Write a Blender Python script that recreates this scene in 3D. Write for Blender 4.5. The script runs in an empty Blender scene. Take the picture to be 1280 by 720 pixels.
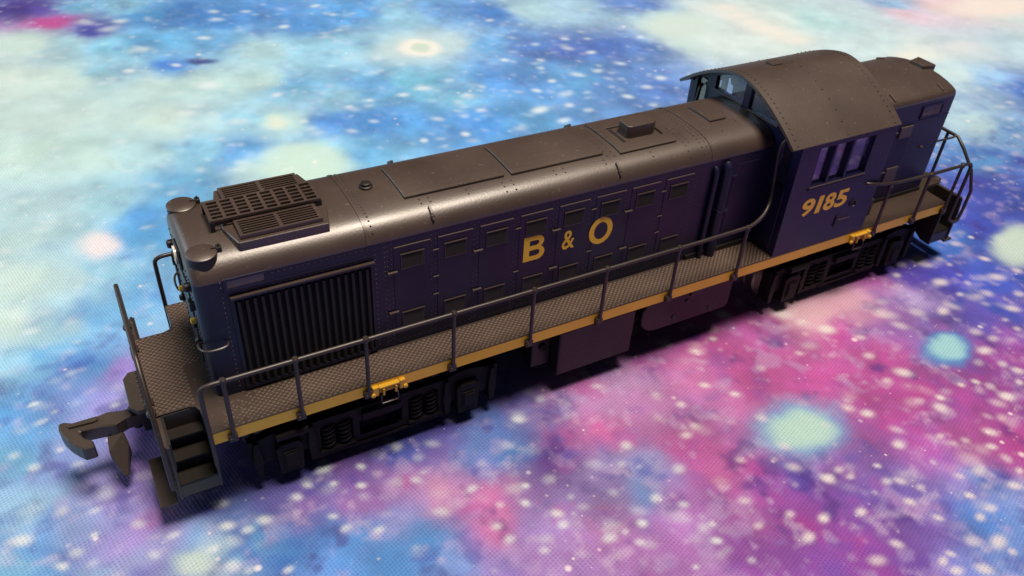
import bpy, bmesh, math, random
import numpy as np
from mathutils import Vector, noise

random.seed(7)
scene = bpy.context.scene
C = scene.collection
MM = 0.001          # every dimension below is in millimetres, the model is built at its real (1:87) size
X0 = 87.5           # loco centre

# ------------------------------------------------------------------ camera
cam = bpy.data.cameras.new('camera')
cam.sensor_width = 5.6
cam.lens = 5.6 * 1053.83 / 1280.0
cam.clip_start = 0.005
cam.clip_end = 10.0
cam.dof.use_dof = True
cam.dof.focus_distance = 0.148
cam.dof.aperture_fstop = 7.5
cam_o = bpy.data.objects.new('camera', cam)
C.objects.link(cam_o)
cam_o.location = (-0.09081, -0.11599, 0.11755)
cam_o.rotation_euler = (0.91706, -0.05258, -0.49461)
scene.camera = cam_o

# ------------------------------------------------------------------ light: a room, one big soft ceiling light, window glow
w = bpy.data.worlds.new('World')
scene.world = w
w.use_nodes = True
bg = w.node_tree.nodes['Background']
bg.inputs[0].default_value = (0.80, 0.88, 1.0, 1)
bg.inputs[1].default_value = 0.05


def area(name, loc, target, sx, sy, power, col):
    l = bpy.data.lights.new(name, 'AREA')
    l.shape = 'RECTANGLE'
    l.size, l.size_y, l.energy, l.color = sx, sy, power, col
    o = bpy.data.objects.new(name, l)
    C.objects.link(o)
    o.location = loc
    o.rotation_euler = (Vector(target) - Vector(loc)).to_track_quat('-Z', 'Y').to_euler()
    return o


area('ceiling_light', (0.08, -0.09, 0.95), (0.03, 0.0, 0.0), 0.32, 0.26, 17.5, (1.0, 0.85, 0.70))
area('window_light', (-0.95, 0.75, 0.55), (0.0, 0.05, 0.0), 0.9, 0.7, 6.5, (0.75, 0.90, 1.0))

scene.view_settings.view_transform = 'Standard'
scene.view_settings.look = 'None'
scene.view_settings.exposure = 0.0
scene.view_settings.gamma = 1.0
scene.cycles.use_denoising = True
scene.cycles.max_bounces = 8

# ------------------------------------------------------------------ materials


def new_mat(name):
    m = bpy.data.materials.new(name)
    m.use_nodes = True
    return m, m.node_tree.nodes, m.node_tree.links, m.node_tree.nodes['Principled BSDF']


def paint(name, col, col2, rough, spec=0.5, var=0.5, bump=0.02, speck=0.0, speck_col=(0.35, 0.30, 0.26), scale=90.0, coat=0.0):
    """moulded and painted plastic: two-tone mottling, fine grain, a few dust specks"""
    m, N, L, b = new_mat(name)
    tc = N.new('ShaderNodeTexCoord')
    n1 = N.new('ShaderNodeTexNoise')
    n1.inputs['Scale'].default_value = scale
    n1.inputs['Detail'].default_value = 6
    L.new(tc.outputs['Object'], n1.inputs['Vector'])
    rmp = N.new('ShaderNodeMapRange')
    rmp.inputs[1].default_value = 0.5 - 0.5 * var
    rmp.inputs[2].default_value = 0.5 + 0.5 * var
    L.new(n1.outputs['Fac'], rmp.inputs[0])
    mx = N.new('ShaderNodeMix')
    mx.data_type = 'RGBA'
    mx.inputs[6].default_value = (*col, 1)
    mx.inputs[7].default_value = (*col2, 1)
    L.new(rmp.outputs[0], mx.inputs[0])
    last = mx.outputs[2]
    n2 = N.new('ShaderNodeTexNoise')
    n2.inputs['Scale'].default_value = 2600
    n2.inputs['Detail'].default_value = 3
    L.new(tc.outputs['Object'], n2.inputs['Vector'])
    if speck > 0:
        v = N.new('ShaderNodeTexNoise')
        v.inputs['Scale'].default_value = 1500
        v.inputs['Detail'].default_value = 1
        L.new(tc.outputs['Object'], v.inputs['Vector'])
        s = N.new('ShaderNodeMapRange')
        s.inputs[1].default_value = 0.70
        s.inputs[2].default_value = 0.80
        s.inputs[4].default_value = speck
        L.new(v.outputs['Fac'], s.inputs[0])
        m2 = N.new('ShaderNodeMix')
        m2.data_type = 'RGBA'
        L.new(s.outputs[0], m2.inputs[0])
        L.new(last, m2.inputs[6])
        m2.inputs[7].default_value = (*speck_col, 1)
        last = m2.outputs[2]
    L.new(last, b.inputs['Base Color'])
    rr = N.new('ShaderNodeMapRange')
    rr.inputs[3].default_value = rough - 0.06
    rr.inputs[4].default_value = rough + 0.08
    L.new(n1.outputs['Fac'], rr.inputs[0])
    L.new(rr.outputs[0], b.inputs['Roughness'])
    b.inputs['Specular IOR Level'].default_value = spec
    b.inputs['Coat Weight'].default_value = coat
    bp_ = N.new('ShaderNodeBump')
    bp_.inputs['Strength'].default_value = bump * 10
    bp_.inputs['Distance'].default_value = 0.00004
    L.new(n2.outputs['Fac'], bp_.inputs['Height'])
    L.new(bp_.outputs[0], b.inputs['Normal'])
    return m


ROOF = paint('weathered_brown_black', (0.029, 0.018, 0.0138), (0.048, 0.030, 0.0235), 0.41, 0.95, 0.6, 0.05, 0.18)
DECK = paint('walkway_brown_black', (0.026, 0.016, 0.012), (0.038, 0.024, 0.018), 0.42, 0.6, 0.6, 0.02, 0.15)
RAIL = paint('handrail_black', (0.016, 0.011, 0.010), (0.026, 0.018, 0.016), 0.42, 0.5, 0.6, 0.02, 0.1)
BLUE = paint('navy_blue_paint', (0.0035, 0.004, 0.021), (0.006, 0.006, 0.028), 0.38, 0.42, 0.5, 0.015, 0.10, (0.18, 0.15, 0.16))
CABB = paint('cab_navy_paint', (0.0045, 0.0045, 0.031), (0.007, 0.0065, 0.040), 0.38, 0.42, 0.5, 0.015, 0.10, (0.18, 0.15, 0.16))
BLACK = paint('black_plastic', (0.008, 0.007, 0.008), (0.014, 0.011, 0.011), 0.45, 0.4, 0.6, 0.02, 0.06)
DARK = paint('dark_opening', (0.004, 0.004, 0.005), (0.006, 0.006, 0.007), 0.7, 0.2, 0.5, 0.0)
TRUCK = paint('truck_plastic', (0.005, 0.004, 0.005), (0.010, 0.008, 0.008), 0.58, 0.16, 0.6, 0.03, 0.12)
TANK = paint('tank_plastic', (0.008, 0.0055, 0.007), (0.013, 0.009, 0.010), 0.38, 0.30, 0.6, 0.02, 0.10)
YEL = paint('yellow_stripe', (0.80, 0.48, 0.028), (0.68, 0.40, 0.024), 0.42, 0.5, 0.6, 0.01, 0.0, scale=160)
GOLD = paint('lettering_yellow', (0.88, 0.56, 0.035), (0.80, 0.49, 0.03), 0.45, 0.4, 0.5, 0.01)
TREAD = paint('tread_worn', (0.13, 0.092, 0.074), (0.19, 0.14, 0.115), 0.22, 1.0, 0.6, 0.0)
OCHRE = paint('bracket_ochre', (0.58, 0.33, 0.025), (0.46, 0.25, 0.02), 0.40, 0.5, 0.6, 0.01)
STEP = paint('step_black_shaded', (0.006, 0.0045, 0.004), (0.011, 0.008, 0.006), 0.45, 0.28, 0.6, 0.02)  # black paint, with the shade of the step wells put into the colour
LOUV = paint('louver_brown', (0.045, 0.032, 0.028), (0.065, 0.046, 0.038), 0.42, 0.7, 0.6, 0.02)
LPAN = paint('louver_panel_dark', (0.026, 0.019, 0.023), (0.042, 0.031, 0.034), 0.38, 0.7, 0.6, 0.02)
TAN = paint('tan_plastic', (0.30, 0.20, 0.11), (0.22, 0.14, 0.08), 0.5, 0.4, 0.5, 0.01)
STEEL = paint('wheel_steel', (0.20, 0.18, 0.17), (0.28, 0.25, 0.23), 0.35, 0.5, 0.5, 0.01)
STEEL.node_tree.nodes['Principled BSDF'].inputs['Metallic'].default_value = 0.8
BOARD = paint('number_board_grey', (0.10, 0.075, 0.07), (0.15, 0.11, 0.10), 0.30, 0.6, 0.5, 0.01)
COUP = paint('coupler_grey_brown', (0.028, 0.021, 0.017), (0.042, 0.031, 0.024), 0.40, 0.6, 0.6, 0.02, 0.1)
LENS = paint('headlight_lens', (0.55, 0.50, 0.40), (0.6, 0.55, 0.45), 0.1, 0.6, 0.3, 0.0)

GLASS, N, L, b = new_mat('clear_window_plastic')
N.remove(b)
g1 = N.new('ShaderNodeBsdfTransparent')
g1.inputs[0].default_value = (0.90, 0.92, 0.94, 1)
g2 = N.new('ShaderNodeBsdfGlossy')
g2.inputs['Roughness'].default_value = 0.04
g2.inputs[0].default_value = (0.72, 0.78, 1.0, 1)
lw = N.new('ShaderNodeLayerWeight')
pw = N.new('ShaderNodeMath')
pw.operation = 'POWER'
pw.inputs[1].default_value = 2.6
L.new(lw.outputs['Facing'], pw.inputs[0])
fr = N.new('ShaderNodeMath')
fr.operation = 'MULTIPLY_ADD'
fr.inputs[1].default_value = 0.75
fr.inputs[2].default_value = 0.05
L.new(pw.outputs[0], fr.inputs[0])
mg = N.new('ShaderNodeMixShader')
L.new(fr.outputs[0], mg.inputs[0])
L.new(g1.outputs[0], mg.inputs[1])
L.new(g2.outputs[0], mg.inputs[2])
L.new(mg.outputs[0], N['Material Output'].inputs[0])


# ------------------------------------------------------------------ mesh helpers
class MB:
    """collects shapes in millimetres; build() links them as one mesh object"""

    def __init__(s):
        s.v, s.f = [], []

    def add(s, vs, fs):
        o = len(s.v)
        s.v += [tuple(p) for p in vs]
        s.f += [tuple(i + o for i in f) for f in fs]
        return s

    def box(s, x0, x1, y0, y1, z0, z1):
        vs = [(x, y, z) for x in (x0, x1) for y in (y0, y1) for z in (z0, z1)]
        return s.add(vs, [(0, 1, 3, 2), (4, 6, 7, 5), (0, 4, 5, 1), (2, 3, 7, 6), (0, 2, 6, 4), (1, 5, 7, 3)])

    def prism(s, poly, axis, a0, a1):
        """poly of 2D points in the plane normal to axis ('x': (y,z), 'y': (x,z), 'z': (x,y))"""
        n = len(poly)

        def p3(p, a):
            return {'x': (a, p[0], p[1]), 'y': (p[0], a, p[1]), 'z': (p[0], p[1], a)}[axis]
        vs = [p3(p, a0) for p in poly] + [p3(p, a1) for p in poly]
        fs = [tuple(range(n)), tuple(range(2 * n - 1, n - 1, -1))]
        fs += [(i, i + n, (i + 1) % n + n, (i + 1) % n) for i in range(n)]
        return s.add(vs, fs)

    def cyl(s, p0, p1, r, n=16, r1=None):
        r1 = r if r1 is None else r1
        p0, p1 = Vector(p0), Vector(p1)
        d = (p1 - p0).normalized()
        u = d.orthogonal().normalized()
        v = d.cross(u)
        vs = []
        for p, rr in ((p0, r), (p1, r1)):
            for i in range(n):
                a = 2 * math.pi * i / n
                vs.append(p + (u * math.cos(a) + v * math.sin(a)) * rr)
        fs = [tuple(range(n - 1, -1, -1)), tuple(range(n, 2 * n))]
        fs += [(i, (i + 1) % n, (i + 1) % n + n, i + n) for i in range(n)]
        return s.add(vs, fs)

    def tube(s, pts, r, n=8, smooth=0):
        P = [Vector(p) for p in pts]
        for _ in range(smooth):                     # corner cutting keeps the end points
            Q = [P[0]]
            for a, c in zip(P[:-1], P[1:]):
                Q += [a * .75 + c * .25, a * .25 + c * .75]
            P = Q + [P[-1]]
        vs, up = [], None
        for i, p in enumerate(P):
            t = (P[min(i + 1, len(P) - 1)] - P[max(i - 1, 0)]).normalized()
            if up is None:
                up = t.orthogonal().normalized()
            up = (up - t * up.dot(t)).normalized()
            sd = t.cross(up)
            for k in range(n):
                a = 2 * math.pi * k / n
                vs.append(p + (up * math.cos(a) + sd * math.sin(a)) * r)
        m = len(P)
        fs = [tuple(range(n - 1, -1, -1)), tuple(range((m - 1) * n, m * n))]
        for i in range(m - 1):
            for k in range(n):
                fs.append((i * n + k, i * n + (k + 1) % n, (i + 1) * n + (k + 1) % n, (i + 1) * n + k))
        return s.add(vs, fs)

    def lathe(s, c, axis, prof, n=20):
        """prof: (radius, height) pairs along axis from centre c"""
        a = Vector(axis).normalized()
        u = a.orthogonal().normalized()
        v = a.cross(u)
        c = Vector(c)
        vs = [c + a * h + (u * math.cos(2 * math.pi * k / n) + v * math.sin(2 * math.pi * k / n)) * r for r, h in prof for k in range(n)]
        m = len(prof)
        fs = [tuple(range(n - 1, -1, -1)), tuple(range((m - 1) * n, m * n))]
        for i in range(m - 1):
            for k in range(n):
                fs.append((i * n + k, i * n + (k + 1) % n, (i + 1) * n + (k + 1) % n, (i + 1) * n + k))
        return s.add(vs, fs)

    def rivet(s, p, nrm, r=0.17, h=0.12):
        nn = Vector(nrm).normalized()
        u = nn.orthogonal().normalized()
        v = nn.cross(u)
        p = Vector(p) - nn * 0.02
        vs = [p + (u * math.cos(k * math.pi / 3) + v * math.sin(k * math.pi / 3)) * r for k in range(6)]
        vs += [p + nn * (h * .75) + (u * math.cos(k * math.pi / 3) + v * math.sin(k * math.pi / 3)) * r * .6 for k in range(6)]
        vs += [p + nn * (h + 0.02)]
        fs = [(k, (k + 1) % 6, (k + 1) % 6 + 6, k + 6) for k in range(6)] + [(k + 6, (k + 1) % 6 + 6, 12) for k in range(6)]
        return s.add(vs, fs)

    def plate(s, mapf, us, lo, hi, holes, t):
        """sheet between lo(u) and hi(u) with holes (u0,u1,lo,hi; numbers or functions), thickness t; mapf(u,v,w) gives the point"""
        def fn(q):
            return q if callable(q) else (lambda u, q=q: q)
        H = [(a, c, fn(d), fn(e)) for a, c, d, e in holes]
        lo, hi = fn(lo), fn(hi)
        U = sorted(set([round(u, 4) for u in us] + [round(q, 4) for h in H for q in h[:2]]))
        U = [u for u in U if us[0] - 1e-6 <= u <= us[-1] + 1e-6]
        strips = []
        for ua, ub in zip(U[:-1], U[1:]):
            m = (ua + ub) / 2
            hs = sorted([h for h in H if h[0] < m < h[1]], key=lambda h: h[2](m))
            seg, cur = [], lo
            for h in hs:
                seg.append((cur, h[2]))
                cur = h[3]
            seg.append((cur, hi))
            seg = [q for q in seg if q[1](m) - q[0](m) > 1e-5]
            strips.append(seg)
            for a, c in seg:
                q = [(ua, a(ua)), (ub, a(ub)), (ub, c(ub)), (ua, c(ua))]
                vs = [mapf(*p, 0) for p in q] + [mapf(*p, t) for p in q]
                s.add(vs, [(0, 1, 2, 3), (7, 6, 5, 4), (0, 4, 5, 1), (2, 6, 7, 3)])
        for i, u in enumerate(U):
            A = [(a(u), c(u)) for a, c in (strips[i - 1] if i > 0 else [])]
            B = [(a(u), c(u)) for a, c in (strips[i] if i < len(strips) else [])]
            cuts = sorted(set([q for p in A + B for q in p]))
            for v0, v1 in zip(cuts[:-1], cuts[1:]):
                if v1 - v0 < 1e-5:
                    continue
                m = (v0 + v1) / 2
                ina = any(p[0] < m < p[1] for p in A)
                inb = any(p[0] < m < p[1] for p in B)
                if ina != inb:
                    s.add([mapf(u, v0, 0), mapf(u, v1, 0), mapf(u, v1, t), mapf(u, v0, t)], [(0, 1, 2, 3)])
        return s

    def mesh(s, name, mat, bevel=0.0, smooth=False, shift=True, merge=True):
        me = bpy.data.meshes.new(name)
        o = X0 if shift else 0.0
        me.from_pydata([((x - o) * MM, y * MM, z * MM) for x, y, z in s.v], [], s.f)
        bm = bmesh.new()
        bm.from_mesh(me)
        if merge:
            bmesh.ops.remove_doubles(bm, verts=bm.verts, dist=1e-7)
        bmesh.ops.recalc_face_normals(bm, faces=bm.faces)
        if bevel:
            es = [e for e in bm.edges if len(e.link_faces) == 2 and e.calc_face_angle(0) > 0.6]
            bmesh.ops.bevel(bm, geom=es, offset=bevel * MM, segments=1, affect='EDGES', profile=0.5, clamp_overlap=True)
        bm.to_mesh(me)
        bm.free()
        me.materials.append(mat)
        if smooth:
            me.polygons.foreach_set('use_smooth', [True] * len(me.polygons))
            me.set_sharp_from_angle(angle=math.radians(38))
        me.update()
        return me

    def build(s, name, mat, parent=None, bevel=0.0, smooth=False, kind=None, label=None, loc=None):
        o = put(name, s.mesh(name, mat, bevel, smooth, shift=loc is None), parent, loc)
        if kind:
            o['kind'] = kind
        if label:
            o['label'] = label
        return o


def put(name, me, parent=None, loc=None):
    """link a mesh; loc in loco millimetres, relative to the parent's own place when the parent has one"""
    o = bpy.data.objects.new(name, me)
    C.objects.link(o)
    if parent is not None:
        o.parent = parent
    if loc is not None:
        px, py, pz = (parent.location if parent is not None else (0, 0, 0))
        o.location = ((loc[0] - X0) * MM - px, loc[1] * MM - py, loc[2] * MM - pz)
    return o


def copy_tree(o, parent):
    c = o.copy()
    C.objects.link(c)
    c.parent = parent
    for ch in list(o.children):
        copy_tree(ch, c)
    return c


def curve_shape(splines=None, text=None, size=1.0, shear=0.0, offset=0.0, width=1.0):
    """flat filled outline as (verts2d, faces): closed poly splines (inner ones are holes) or characters"""
    if text:
        cu = bpy.data.curves.new('glyph', 'FONT')
        cu.body, cu.size, cu.shear, cu.offset = text, size, shear, offset
        cu.resolution_u = 6
    else:
        cu = bpy.data.curves.new('glyph', 'CURVE')
        cu.dimensions = '2D'
        cu.fill_mode = 'BOTH'
        for sp in splines:
            q = cu.splines.new('POLY')
            q.points.add(len(sp) - 1)
            for p, (a, c) in zip(q.points, sp):
                p.co = (a, c, 0, 1)
            q.use_cyclic_u = True
    o = bpy.data.objects.new('glyph', cu)
    C.objects.link(o)
    dg = bpy.context.evaluated_depsgraph_get()
    me = o.evaluated_get(dg).to_mesh()
    vs = [(v.co.x * width, v.co.y) for v in me.vertices]
    fs = [tuple(p.vertices) for p in me.polygons]
    o.evaluated_get(dg).to_mesh_clear()
    bpy.data.objects.remove(o)
    bpy.data.curves.remove(cu)
    return vs, fs


def arc(cx, cy, r, a0, a1, n, ry=None):
    ry = r if ry is None else ry
    return [(cx + r * math.cos(math.radians(a0 + (a1 - a0) * i / n)), cy + ry * math.sin(math.radians(a0 + (a1 - a0) * i / n))) for i in range(n + 1)]


def glyph(shape, name, parent, x0, x1, z0, z1, y, mat):
    """fit a flat shape into the x/z rectangle on the side wall at y"""
    vs, fs = shape
    a0, a1 = min(p[0] for p in vs), max(p[0] for p in vs)
    b0, b1 = min(p[1] for p in vs), max(p[1] for p in vs)
    q = [(x0 + (p[0] - a0) / (a1 - a0) * (x1 - x0), y, z0 + (p[1] - b0) / (b1 - b0) * (z1 - z0)) for p in vs]
    return MB().add(q, fs).build(name, mat, parent)

# ------------------------------------------------------------------ print of the cloth: dye patches with shade beside the loco kept in, stars, large blots (mm, sRGB)
SHADED_PRINT = ((-102,244,70,50,140), (-94,242,90,70,160), (-90,226,180,80,160), (-81,239,120,180,215), (-79,212,80,80,170), (-68,232,140,195,220),
(-59,220,80,150,205), (-44,219,70,135,200), (-33,206,75,140,205), (-17,209,80,145,210), (-6,192,85,150,215), (14,198,90,160,220),
(30,187,150,200,225), (50,185,110,165,220), (65,180,75,130,200), (82,178,180,215,225), (101,172,170,205,225), (126,168,100,140,205),
(128,147,190,220,225), (156,147,215,228,225), (173,136,215,228,222), (189,125,190,225,225), (217,125,200,220,225), (240,127,150,190,225),
(237,118,235,205,215), (262,119,235,205,210), (284,112,250,230,220), (281,97,215,225,225), (-102,207,205,225,215), (-87,205,170,210,220),
(-73,196,130,190,215), (-58,194,100,170,215), (-42,188,110,170,215), (-29,175,180,215,220), (-13,170,150,200,220), (4,167,150,200,222),
(15,159,190,215,220), (37,158,190,215,220), (50,150,110,170,220), (63,144,85,125,190), (76,136,80,110,180), (90,130,75,110,180), (101,126,90,130,195),
(121,127,205,225,220), (136,122,215,228,222), (154,115,215,228,222), (198,98,205,225,225), (207,86,215,225,222), (226,79,205,220,225),
(246,71,190,215,225), (-104,176,210,225,215), (-91,171,205,225,215), (-76,175,150,200,220), (-67,155,195,220,215), (-59,171,100,160,215),
(-52,156,190,220,215), (-38,150,190,220,215), (-25,141,130,190,225), (-16,128,150,200,222), (-1,132,110,175,225), (12,130,120,190,215),
(22,119,130,190,220), (38,120,90,150,215), (50,115,95,150,210), (65,113,100,165,215), (74,102,95,140,200), (85,94,90,130,195), (199,64,200,222,222),
(207,54,150,190,225), (211,45,70,120,205), (-106,147,200,222,215), (-94,142,200,222,215), (-81,137,200,225,220), (-69,131,205,225,215),
(-56,126,185,215,220), (-45,122,150,200,220), (-37,118,190,220,215), (-24,113,85,150,220), (-13,108,80,150,220), (-1,104,90,160,220),
(8,94,95,160,220), (21,95,80,150,220), (33,90,100,165,215), (172,33,185,215,222), (177,25,110,160,215), (-108,122,200,225,215), (-92,115,195,222,215),
(-79,110,180,215,220), (-64,108,140,195,220), (-52,103,100,165,220), (-46,95,195,222,215), (-37,89,205,228,215), (-29,91,150,205,220),
(-22,90,110,180,225), (150,13,90,150,210), (153,6,75,110,190), (-109,96,185,215,218), (-99,91,185,215,220), (-88,91,165,210,222), (-80,83,90,160,215),
(-69,91,110,180,222), (134,-0,65,80,180), (137,-7,60,85,185), (-109,80,190,218,215), (-99,76,175,210,220), (-85,70,100,170,220), (-80,72,90,165,220),
(116,-15,60,80,190), (102,-13,60,120,210), (-111,64,205,225,215), (-102,60,190,218,218), (-94,58,150,200,222), (-89,48,110,175,225),
(88,-22,70,70,190), (81,-16,80,60,170), (96,-30,60,90,200), (68,-15,180,90,170), (-112,50,205,225,212), (-105,46,175,212,220), (-99,46,110,175,225),
(-93,41,120,185,228), (-87,39,140,190,228), (31,-16,170,80,150), (44,-18,220,170,190), (55,-20,215,160,190), (45,-29,200,95,170),
(60,-30,150,100,180), (71,-25,170,150,200), (70,-33,130,110,190), (79,-38,90,80,180), (90,-40,90,85,185), (14,-15,160,80,150), (5,-16,160,90,150),
(17,-22,185,80,150), (-113,36,150,200,220), (-107,36,110,180,225), (-101,31,90,155,220), (-95,27,160,130,205), (-12,-16,170,120,170),
(-3,-21,170,130,175), (6,-25,190,110,165), (20,-31,190,85,155), (31,-36,195,85,160), (46,-40,190,80,160), (70,-49,150,75,165), (74,-54,170,80,170),
(-114,24,90,160,220), (-107,22,120,150,215), (-101,18,150,140,210), (-112,17,100,165,222), (-105,16,150,160,215), (-31,-17,120,110,180),
(-22,-21,170,130,180), (-12,-24,175,130,180), (-4,-28,180,120,175), (5,-32,180,115,175), (12,-35,190,110,170), (35,-46,190,85,160),
(44,-50,185,80,160), (53,-55,175,75,160), (62,-59,165,75,165), (-115,12,120,185,225), (-109,7,130,150,210), (-103,0,150,140,200),
(-97,-1,170,130,200), (-93,6,90,60,150), (-44,-16,90,80,170), (-35,-20,90,130,210), (-35,-28,70,140,210), (-41,-24,100,140,210),
(-43,-33,200,110,165), (-42,-39,200,110,165), (-60,-39,80,150,220), (-50,-30,200,140,180), (-57,-24,180,120,180), (-30,-33,110,60,150),
(-17,-31,200,100,160), (-17,-41,140,150,200), (-20,-46,110,150,210), (-28,-42,150,130,190), (-37,-41,150,130,195), (-29,-49,180,120,175),
(-39,-49,160,120,185), (-47,-47,150,130,195), (-54,-44,120,150,210), (-58,-12,110,90,170), (-51,-10,100,70,150), (-64,-17,120,90,170),
(-70,-16,80,80,160), (-54,-17,50,90,190), (-80,-21,100,90,170), (-86,-18,80,110,180), (-74,-24,150,100,180), (-65,-26,160,110,180),
(-89,-16,90,60,140), (-94,-22,110,170,225), (-92,-25,190,215,220), (-85,-25,90,160,220), (-79,-30,70,140,210), (-73,-29,70,140,210),
(-68,-35,80,145,215), (-61,-35,150,150,210), (-63,-41,80,150,220), (-56,-39,70,150,220), (-114,-0,150,195,225), (-111,-9,100,165,222),
(-106,-8,150,170,220), (-102,-13,150,150,215), (-98,-14,170,130,200), (-94,-8,140,110,185), (-116,-13,130,190,225), (-110,-16,110,170,225),
(-103,-20,150,190,225), (-98,-22,170,150,210), (-6,-41,190,90,160), (-5,-49,195,100,165), (-15,-52,170,110,180), (-24,-57,170,110,180),
(-6,-57,170,90,165), (3,-53,150,80,165), (8,-56,110,60,150), (2,-62,150,70,160), (-11,-65,150,80,170), (-3,-69,130,70,160), (19,-57,150,100,175),
(16,-64,110,80,170), (13,-68,130,75,165), (24,-64,120,100,185), (22,-70,120,80,170), (7,-72,140,60,150), (13,-77,110,70,165), (36,-61,170,80,160),
(45,-65,190,80,160), (52,-68,190,75,160), (35,-69,130,120,200), (40,-69,100,140,205), (39,-75,130,150,210), (31,-77,70,130,210), (37,-79,110,150,215),
(22,-79,120,130,205), (27,-84,120,150,215), (-82,-12,90,60,150), (-64,-4,110,80,170), (-14,-7,150,100,160), (28,-9,160,80,150), (58,-9,170,90,150),
(-38,-4,110,80,160), (29,64,95,160,215), (-26,51,95,165,220), (90,66,110,160,210))
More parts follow.
